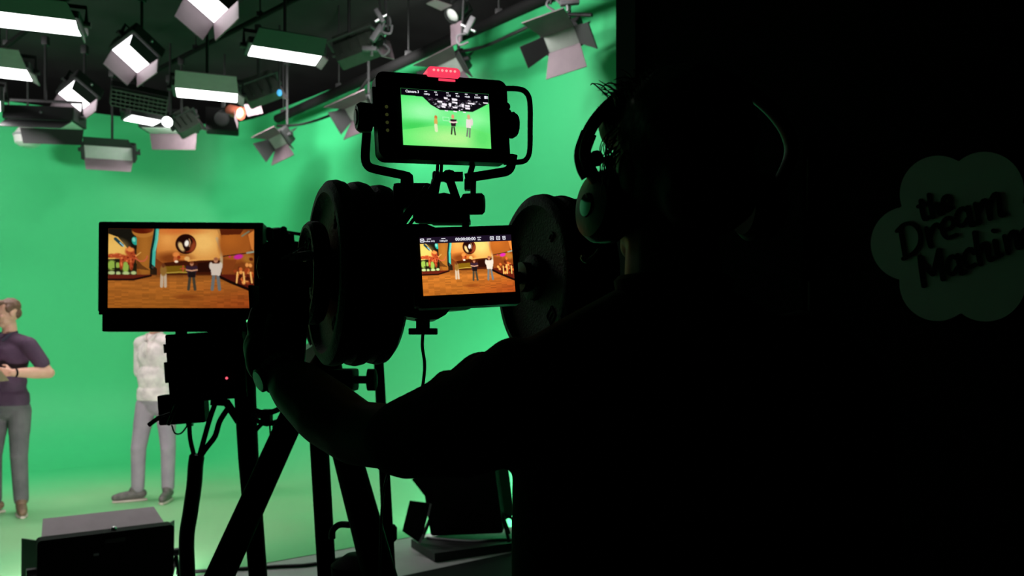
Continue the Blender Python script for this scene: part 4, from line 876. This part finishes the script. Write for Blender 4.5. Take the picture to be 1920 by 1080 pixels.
# on-screen display
obj('display_bar', MB(RM).box((0, rh/2-rh*.055, .0035), (rw, rh*.11, .0004)), 'osdbar', s2)
e = rh
text('timecode', '00:00:00:00', RM, -rw*.005, rh/2-.055*e, .0042, .075*e, s2, bold=.03)
for x, b in ((-.40, 'ProRes HQ'), (-.245, '1080p50'), (.145, '50s')):
    text('readout', b, RM, x*rw, rh/2-.072*e, .0042, .040*e, s2)
    obj('readout_caption', MB(RM).box((x*rw, rh/2-.032*e, .0042), (.045*rw, .010*e, .0003)), 'osd', s2)
for x in (-.475, .285, .355, .42):
    mb = MB(RM); w_ = .036*rw if x < .4 else .026*rw; h_ = .055*e
    for sx, sy, bx2, by2 in ((0, h_/2, w_, .010*e), (0, -h_/2, w_, .010*e), (-w_/2, 0, .010*e, h_), (w_/2, 0, .010*e, h_)): mb.box((x*rw+sx, rh/2-.055*e+sy, .0042), (bx2, by2, .0003))
    mb.box((x*rw, rh/2-.055*e, .0042), (w_*.5, h_*.35, .0003)); obj('icon', mb, 'osd', s2)
e = vh
text('readout', 'Camera 3', VM, -.375*vw, vh/2-.055*e, .0056, .062*e, s1, bold=.03)
for x, b in ((-.215, '1080p'), (-.105, '50'), (.03, '1/50'), (.135, 'f5.6'), (.245, '+0dB'), (.365, '5600K')):
    text('readout', b, VM, x*vw, vh/2-.082*e, .0056, .046*e, s1); obj('readout_caption', MB(VM).box((x*vw-.01*vw, vh/2-.035*e, .0056), (.03*vw, .013*e, .0003)), 'osd', s1)
mb = MB(VM); mb.box((.46*vw, vh/2-.07*e, .0056), (.028*vw, .05*e, .0003)); mb.box((.485*vw, vh/2-.07*e, .0056), (.006*vw, .05*e, .0003)); obj('battery_icon', mb, 'osd', s1)

# ------------------------------------------------------------------ people
def hand_prims(mb, wrist, palm_dir, across, nrm, curl=.5, s=1.0, thumb=1):
    """palm plus five bent fingers; across points from little finger to index, nrm is the palm side"""
    wrist = V(wrist); d = V(palm_dir).normalized(); ac = V(across).normalized(); nm = V(nrm).normalized()
    for k in range(4):
        o_ = ac*(.030-.020*k)*s; L = (.088, .092, .088, .080)[k]*s
        base = wrist+d*L+o_
        mb.chain([wrist+o_*.55+d*.01*s, base], [.013*s, .0115*s], 1)
        fl3 = (.042, .047, .044, .034)[k]*s; p = base; ang = 0
        for j, (ln, r) in enumerate(((fl3, .0095), (fl3*.62, .0085), (fl3*.5, .0075))):
            ang += curl*(.9 if j == 0 else 1.1); q_ = p+(d*math.cos(ang)+nm*math.sin(ang))*ln
            mb.chain([p, q_], [r*s, r*s*.93], 1); p = q_
    t0 = wrist+d*.025*s+ac*.026*s*thumb+nm*.008*s; t1 = t0+(d*.6+ac*thumb*.75+nm*.35).normalized()*.042*s; t2 = t1+(d*.9+ac*.1*thumb+nm*.5).normalized()*.032*s
    mb.chain([wrist+d*.008*s+ac*.012*s*thumb, t0, t1, t2], [.016*s, .014*s, .0105*s, .009*s], 1)
def head_prims(mb, c, Rm, s=1.0):
    """c = centre of the skull, Rm turns the face from -Y"""
    g = lambda x, y, z: V(c)+Rm @ V((x*s, y*s, z*s))
    mb.ball(g(0, .01, .02), (.074*s, .094*s, .098*s), Rm.to_3x3()); mb.ball(g(0, -.028, -.045), (.058*s, .062*s, .072*s), Rm.to_3x3()); mb.ball(g(0, -.06, -.088), (.030*s, .028*s, .026*s))
    mb.ball(g(0, -.096, -.012), (.012*s, .017*s, .022*s), Rm.to_3x3()); mb.ball(g(0, -.104, -.024), (.015*s, .013*s, .010*s), Rm.to_3x3()); mb.ball(g(0, -.084, .022), (.050*s, .014*s, .012*s), Rm.to_3x3())
    for sx in (-1, 1):
        mb.ball(g(sx*.074, .008, -.012), (.010*s, .020*s, .031*s), Rm.to_3x3()); mb.ball(g(sx*.042, -.062, -.025), (.022*s, .022*s, .022*s))
    mb.ball(g(0, -.083, -.055), (.026*s, .012*s, .010*s), Rm.to_3x3())
    return g
def foot_prims(mb, ank, d, s=1.0):
    a = V(ank); d = V(d).normalized()
    mb.chain([a-d*.035+V((0, 0, -.035)), a+d*.06+V((0, 0, -.042)), a+d*.15+V((0, 0, -.052)), a+d*.185+V((0, 0, -.056))], [.042, .042, .038, .030]); mb.chain([a+V((0, 0, .02)), a+d*.03], [.045, .042])
def make_person(label, base, theta, head_t, nod, skin, hair, shirt, trouser, shoe, arms, legs, sleeve=.45, group=None, fingers=.6, collar=None):
    B = V(base); R = Matrix.Rotation(math.radians(theta), 3, 'Z'); g = lambda p: B+R @ V(p)
    t = thing('person', label, 'person', base, group=group)
    # body: head, neck, arms and hands
    Hd = Matrix.Rotation(math.radians(head_t), 3, 'Z') @ Matrix.Rotation(math.radians(nod), 3, 'X')
    mb = MB(); hg = head_prims(mb, B+V((0, -.005, 1.662)), Hd); mb.chain([g((0, .02, 1.42)), B+V((0, .008, 1.58))], [.062, .052])
    mb.ball(g((0, 0, 1.30)), (.15, .095, .15), R); mb.ball(g((0, 0, 1.02)), (.13, .09, .15), R)      # torso under the clothes
    for (sh, el, wr, hd_, ac, nm, th) in arms:
        mb.chain([g(sh), B+V(el)], [.046, .041]); mb.chain([B+V(el), B+(V(el)*.6+V(wr)*.4), B+V(wr)], [.046, .049, .031]); hand_prims(mb, B+V(wr), hd_, ac, nm, fingers, 1.0, th)
        mb.chain([g((0, 0, 1.38)), g(sh)], [.06, .045])
    obj('body', fuse(mb, .006, 4), skin, t, smooth=80)
    for sx in (-1, 1):
        e_ = obj('eye', MB().ball(hg(sx*.031, -.083, .003), .0105*.9), 'white', t, label='white of the eye'); obj('iris', MB().ball(hg(sx*.031, -.0905, .003), .0045, sub=1), 'matte', e_)
        obj('eyebrow', MB().tube([hg(sx*.014, -.093, .022), hg(sx*.034, -.092, .027), hg(sx*.052, -.078, .021)], .004, 6), hair, t)
    obj('mouth', MB().tube([hg(-.02, -.088, -.056), hg(0, -.0965, -.054), hg(.02, -.088, -.056)], [.002, .0042, .002], 8), M['lips'], t)
    mb = MB(); mb.ball(hg(0, .024, .046), (.078, .086, .076), Hd); mb.ball(hg(0, -.045, .090), (.056, .042, .026), Hd); mb.ball(hg(0, .05, -.01), (.068, .05, .055), Hd)
    for sx in (-1, 1): mb.ball(hg(sx*.066, -.005, .03), (.016, .03, .035), Hd)
    obj('hair', fuse(mb, .006, 3), hair, t, smooth=80)
    mb = MB(); mb.ball(g((0, .0, 1.29)), (.178, .118, .17), R); mb.ball(g((0, -.012, 1.10)), (.166, .122, .16), R); mb.ball(g((0, 0, .99)), (.172, .122, .10), R)
    mb.lathe([(.168, .90), (.174, .93), (.17, 1.0)], Matrix.Translation(B) @ R.to_4x4() @ Matrix.Diagonal((1, .72, 1, 1)), 32); mb.chain([g((-.16, .005, 1.405)), g((0, .01, 1.44)), g((.16, .005, 1.405))], [.066, .075, .066])
    for a_ in arms:
        s0 = g(a_[0]); e0 = B+V(a_[1]); q1 = s0+(e0-s0)*min(1, sleeve*2); mb.chain([s0, s0+(q1-s0)*.5, q1], [.068, .066, .062])
        if sleeve > .5: q2 = e0+(B+V(a_[2])-e0)*(sleeve-.5)*2; mb.chain([e0, q2], [.060, .05])
    obj('shirt', fuse(mb, .008, 4), shirt, t, smooth=80)
    if collar:
        for sx in (-1, 1):
            mb = MB(); mb.tube([g((0, .066, 1.495)), g((sx*.058, .03, 1.492)), g((sx*.055, -.045, 1.475)), g((sx*.02, -.09, 1.43))], [(.022, .006), (.022, .006), (.022, .006), (.012, .005)], 10, flat=(0, 0, 1)); obj('collar', mb, collar, t)
        obj('placket', MB().box(g((0, -.118, 1.36)), (.03, .012, .11), R, .004), collar, t)
    mb = MB(); mb.ball(g((0, .005, .92)), (.168, .118, .10), R); mb.ball(g((0, .02, .85)), (.15, .115, .09), R)
    for (hp_, kn, an, fd) in legs: mb.chain([B+V(hp_), B+V(kn), B+V(an)+V((0, 0, .02))], [.088, .066, .056]); mb.chain([B+V(hp_), B+(V(hp_)+V(kn))/2], [.09, .08]); mb.ball(B+V(kn)+V((0, -.01, 0)), (.062, .064, .07))
    obj('trousers', fuse(mb, .009, 4), trouser, t, smooth=80)
    for (hp_, kn, an, fd) in legs:
        mb = MB(); foot_prims(mb, B+V(an), fd); s_ = obj('shoe', fuse(mb, .007, 3), shoe, t, smooth=80)
        d = V(fd).normalized(); f0 = B+V(an); f0.z = .014
        obj('sole', MB().tube([f0-d*.075, f0-d*.03, f0+d*.08, f0+d*.17, f0+d*.205], [(.013, .03), (.014, .043), (.014, .045), (.013, .037), (.01, .018)], 12, flat=(0, 0, 1)), 'sole', s_)
    return t
M['lips'] = mat('lips', (.42, .17, .15), .5, noise=(.4, .16, .14))
b1 = floor_pt(16, 965); b1.y = 6.6; b1.x = (16-960)/F*6.6
make_person('man in a dark purple polo holding papers at the left edge', (b1.x, b1.y, .004), -10, -42, 12, 'skin', 'hairbrown', 'polo', 'jeansdark', 'brownshoe',
    [((.185, 0, 1.40), (.315, .03, 1.165), (.15, -.19, 1.175), (-.9, -.35, .05), (0, .1, 1), (-.3, .9, -.1), 1), ((-.185, 0, 1.40), (-.30, -.02, 1.16), (-.13, -.24, 1.17), (.9, -.3, .0), (0, .1, 1), (.3, .9, -.1), 1)],
    [((.085, .01, .86), (.105, -.03, .48), (.105, .0, .10), (.55, -.8, 0)), ((-.09, .01, .86), (-.115, -.02, .48), (-.13, .02, .10), (-.5, -.85, 0))], sleeve=.33, collar='polotrim')
c = V((b1.x+.0, b1.y-.275, 1.165)); t = thing('script_papers', 'sheaf of papers in the hands of the man in purple', 'papers', c)
Rp = Matrix.Rotation(-.12, 3, 'Y') @ Matrix.Rotation(-.75, 3, 'X')
for k in range(3): obj('sheet', MB().box(c+V((0, 0, .004*k)), (.21-.01*k, .15, .0025), Rp @ Matrix.Rotation(.05*k, 3, 'Z')), 'paper', t)
obj('backing_board', MB().box(c-V((0, 0.006, .006)), (.27, .17, .005), Rp, .001), 'board', t)
wr = V((b1.x+.165, b1.y-.17, 1.178)); props(obj('wristband', MB().lathe([(.034, -.008), (.0365, 0), (.034, .008)], axis_mtx(wr+V((.0, 0, 0)), (-.6, -.8, .0)), 24), 'matte'), 'dark band on the wrist of the man in purple', 'wristband')
b2 = V(((291-960)/F*7.15, 7.15, .004))
make_person('man in a pale patterned shirt standing behind the wide monitor', b2, -18, -30, 0, 'skin', 'hairbrown', 'shirtwhite', 'jeanslight', 'greyshoe',
    [((.175, .02, 1.40), (.215, .14, 1.14), (.05, .185, 1.0), (-.9, .1, -.2), (0, 0, 1), (0, -1, 0), 1), ((-.165, .02, 1.40), (-.165, .08, 1.15), (-.03, .19, .99), (.9, .1, -.2), (0, 0, 1), (0, -1, 0), 1)],
    [((-.085, .01, .86), (-.135, -.03, .475), (-.155, .0, .10), (-.88, -.47, 0)), ((.085, .01, .86), (.125, -.02, .475), (.105, .02, .10), (.15, -1, 0))], sleeve=.62, collar='shirtwhite')

# ---- operator, seen from behind
OX, OY = .207, 1.03
op = thing('person', 'camera operator in black seen from behind, arm reaching to the jib control', 'person', (OX, OY, 0))
TH_ = Matrix.Rotation(math.radians(180+28), 3, 'Z')     # face away from us, turned to the left
TH_ = Matrix.Rotation(math.radians(180+30), 3, 'Z')
mb = MB(); hc_ = V((OX, OY, 1.652)); og = head_prims(mb, hc_, TH_, 1.04)
mb.chain([(OX, OY-.01, 1.44), (OX, OY+.005, 1.57)], [.068, .06]); mb.ball((OX, OY+.01, 1.30), (.165, .10, .15)); mb.ball((OX, OY, 1.05), (.15, .10, .15))
ARM = [P(962, 757, 1.03), P(862, 797, 1.09), P(760, 822, 1.16), P(668, 812, 1.24), P(612, 774, 1.29), P(560, 728, 1.34), P(518, 694, 1.385)]
mb.chain([(OX, OY, 1.37), ARM[0]], [.06, .06]); mb.chain(ARM, [.062, .058, .050, .051, .055, .048, .029])
wr = ARM[-1]
pal = (P(486, 632, 1.42)-wr)
# gripping hand: palm against the box, fingers folding round its far side
nmv = V((.75, .55, .0)); acv = V((.1, -.75, .55))
hand_prims(mb, wr+V((-.006, 0, 0)), pal, acv, nmv, .55, .98, 1)
mb.ball(P(484, 668, 1.40), (.022, .034, .045)); mb.ball(P(474, 652, 1.41), (.016, .026, .030))
# other arm, bent forward
ARM2 = [V((OX+.20, OY, 1.36)), V((OX+.25, OY+.02, 1.10)), V((OX+.12, OY+.24, 1.06))]
mb.chain([(OX, OY, 1.37), ARM2[0]], [.06, .056]); mb.chain([ARM2[0], ARM2[1], (ARM2[1]*.55+ARM2[2]*.45), ARM2[2]], [.055, .045, .044, .029]); hand_prims(mb, ARM2[2], (-.6, .75, .1), (0, 0, 1), (-.7, -.6, 0), .5, 1.0, 1)
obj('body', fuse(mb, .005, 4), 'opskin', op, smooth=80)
for sx in (-1, 1):
    e_ = obj('eye', MB().ball(og(sx*.031, -.083, .003), .0105), 'white', op); obj('iris', MB().ball(og(sx*.031, -.0915, .003), .0048, sub=1), 'matte', e_)
obj('mouth', MB().tube([og(-.02, -.088, -.056), og(0, -.0965, -.054), og(.02, -.088, -.056)], [.002, .0042, .002], 8), M['lips'], op)
mb = MB(); mb.ball(og(0, .022, .036), (.088, .098, .092), TH_); mb.ball(og(0, -.04, .085), (.066, .056, .038), TH_); mb.ball(og(0, .06, -.03), (.076, .052, .066), TH_); mb.ball(og(-.048, -.042, .056), (.027, .036, .032), TH_); mb.ball(og(.048, -.042, .056), (.027, .036, .032), TH_); mb.ball(og(-.06, .02, .0), (.022, .04, .06), TH_); mb.ball(og(.06, .02, .0), (.022, .04, .06), TH_)
hm = fuse(mb, .006, 3)
rg = random.Random(4)
def strand(lst, d, r=.0008):
    pp = pxpath([(x, y, d+.004*i) for i, (x, y) in enumerate(lst)], 5); o_ = MB().tube(pp, [r*1.2]*(len(pp)-4)+[r, r*.8, r*.6, r*.3], 5); n0 = len(hm.v); hm.v += o_.v; hm.f += [tuple(i+n0 for i in f) for f in o_.f]
for lst in ([(1185, 180), (1150, 178), (1128, 160), (1112, 156)], [(1190, 172), (1160, 160), (1140, 156), (1125, 168)], [(1180, 190), (1150, 190), (1130, 172), (1113, 157), (1107, 160)], [(1175, 185), (1145, 165), (1122, 150)], [(1200, 165), (1175, 145), (1150, 150)], [(1180, 195), (1150, 205), (1120, 200)], [(1190, 160), (1180, 140), (1160, 128)], [(1205, 158), (1200, 140), (1185, 128)], [(1230, 150), (1225, 133), (1210, 124)], [(1250, 145), (1250, 130), (1240, 120)]): strand(lst, 1.0)
for i in range(60):
    x0 = rg.uniform(1150, 1260); y0 = 190-(x0-1150)*.5; strand([(x0, y0+12), (x0-rg.uniform(5, 18), y0-rg.uniform(4, 16)), (x0-rg.uniform(12, 40), y0-rg.uniform(2, 26))], 1.0+rg.uniform(-.03, .03), .0006)
for i in range(40):
    y0 = rg.uniform(235, 300); x0 = rg.uniform(1150, 1166); strand([(x0, y0), (x0-rg.uniform(10, 26), y0+rg.uniform(15, 30)), (x0-rg.uniform(5, 28), y0+rg.uniform(35, 70)), (x0-rg.uniform(0, 18), y0+rg.uniform(60, 95))], 1.0+rg.uniform(-.02, .03), .0006)
obj('hair', hm, 'ophair', op, smooth=80)
# t-shirt
mb = MB(); mb.ball((OX, OY+.01, 1.30), (.212, .135, .17)); mb.ball((OX, OY, 1.10), (.208, .14, .2)); mb.ball((OX, OY, .98), (.21, .145, .12)); mb.lathe([(.20, .86), (.208, .92), (.208, 1.02), (.208, 1.2), (.206, 1.3)], Matrix.Translation((OX, OY, 0)) @ Matrix.Diagonal((1, .70, 1, 1)), 40)
mb.chain([(OX-.165, OY, 1.37), (OX-.10, OY, 1.405), (OX, OY, 1.452), (OX+.10, OY, 1.405), (OX+.165, OY, 1.37)], [.068, .070, .076, .070, .068])
sl = ARM[:3]+[P(752, 823, 1.165)]
mb.chain([(OX-.165, OY, 1.365)]+sl, [.072, .078, .074, .060, .057]); mb.ball(P(838, 720, 1.1), .022); mb.ball(P(797, 750, 1.13), .018); mb.ball(P(905, 715, 1.06), .042); mb.ball(P(845, 745, 1.1), .034); mb.ball(P(962, 690, 1.03), .042)
mb.chain([(OX+.165, OY, 1.40), ARM2[0], ARM2[0]*.3+ARM2[1]*.7], [.072, .074, .064])
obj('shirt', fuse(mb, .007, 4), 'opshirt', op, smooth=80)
mb = MB(); mb.lathe([(.066, 0), (.074, .004), (.076, .016), (.070, .022)], Matrix.Translation((OX, OY-.002, 1.492)) @ Matrix.Diagonal((1, .95, 1, 1)), 32); obj('collar', mb, 'opshirt', op)
mb = MB(); mb.ball((OX, OY, .93), (.185, .13, .11))
for sx in (-1, 1): mb.chain([(OX+sx*.09, OY, .88), (OX+sx*.11, OY+.02, .48), (OX+sx*.12, OY, .11)], [.098, .07, .056])
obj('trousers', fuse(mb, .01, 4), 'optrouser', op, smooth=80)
for sx in (-1, 1):
    mb = MB(); foot_prims(mb, (OX+sx*.12, OY, .10), (sx*.2, 1, 0)); obj('shoe', fuse(mb, .008, 3), 'greyshoe', op, smooth=80)
# headset
hs = thing('headset', 'black over ear headset with microphone boom worn by the operator', 'headset', hc_)
D = 1.03
bandL = [(1124, 352), (1110, 326), (1099, 300), (1096, 274), (1106, 243), (1128, 212), (1158, 184), (1198, 158), (1245, 138), (1290, 131)]
band = [(x, y, D) for x, y in bandL]+[(2580-x, y, D+.02) for x, y in bandL[::-1][1:]]
obj('headband', MB().tube(pxpath(band, 4), [(.0085, .012)]*(4*(len(band)-1)+1), 12), 'black', hs)
obj('slider', MB().tube(pxpath([(1104, 250, D-.004), (1092, 285, D-.006), (1095, 312, D-.006), (1104, 330, D-.004)], 4), [(.006, .011)]*13, 10), 'blackmetal', hs)
obj('slider_trim', MB().tube(pxpath([(1102, 244, D-.012), (1092, 268, D-.016), (1089, 292, D-.016), (1096, 318, D-.012)], 4), .0022, 8), 'grey', hs)
obj('band_pad', MB().ball(P(1118, 297, D), (.010, .012, .0105)), 'matte', hs)
ax = axis_mtx(P(1127, 388, D+.01), (-.9, -.40, .05))
obj('ear_cup', MB(ax).lathe([(.046, -.012), (.047, .004), (.040, .016), (.022, .021), (.004, .022)], Matrix(), 32), 'blackmetal', hs)
obj('ear_cushion', MB(ax).lathe([(.020, -.03), (.036, -.032), (.045, -.022), (.045, -.012), (.03, -.010)], Matrix(), 32), 'matte', hs)
obj('cup_plate', MB(ax).lathe([(.017, .020), (.015, .0235), (.006, .024)], Matrix(), 28), 'glassdial', hs)
ax2 = axis_mtx(P(1432, 388, D+.05), (.95, .2, .05)); obj('ear_cup', MB(ax2).lathe([(.044, -.012), (.045, .004), (.038, .014), (.02, .017)], Matrix(), 32), 'blackmetal', hs)
obj('ear_cushion', MB(ax2).lathe([(.020, -.03), (.036, -.032), (.045, -.022), (.045, -.012), (.03, -.010)], Matrix(), 32), 'matte', hs)
obj('microphone_boom', MB().tube(pxpath([(1123, 466, D-.01), (1114, 478, D-.005), (1104, 487, D), (1097, 489, D), (1093, 483, D), (1092, 478, D)], 4), [.0012]+[.0016]*4+[.0024]*5+[.0032]*5+[.0036]*3+[.0022]*3, 8), 'white', hs, label='pale curved microphone boom')
# watch
wdir = (ARM[-2]-ARM[-1]).normalized(); wc = ARM[-1]+wdir*.012
wt = thing('wrist_watch', 'metal link watch with green reflecting dial on the operator wrist', 'watch', wc)
axw = axis_mtx(wc, wdir); dn = V((-.88, -.42, -.2)); dn = (dn-wdir*dn.dot(wdir)).normalized(); bn = wdir.cross(dn)
for k in range(22):
    a = 2*math.pi*(k+.5)/22
    if math.cos(a) > .80: continue
    p = wc+(dn*math.cos(a)+bn*math.sin(a))*.0355
    obj('link', MB().box(p, (.017, .0085, .004), frame(V(), wdir, (bn*math.cos(a)-dn*math.sin(a)), (dn*math.cos(a)+bn*math.sin(a))).to_3x3(), .0012), 'grey', wt)
axd = axis_mtx(wc+dn*.030, dn)
obj('case', MB(axd).lathe([(.0185, 0), (.0205, .002), (.0205, .009), (.018, .0105)], Matrix(), 36), 'blackmetal', wt)
obj('dial_glass', MB(axd).lathe([(.0178, .0095), (.0172, .0112), (.004, .0114)], Matrix(), 36), 'glassdial', wt)
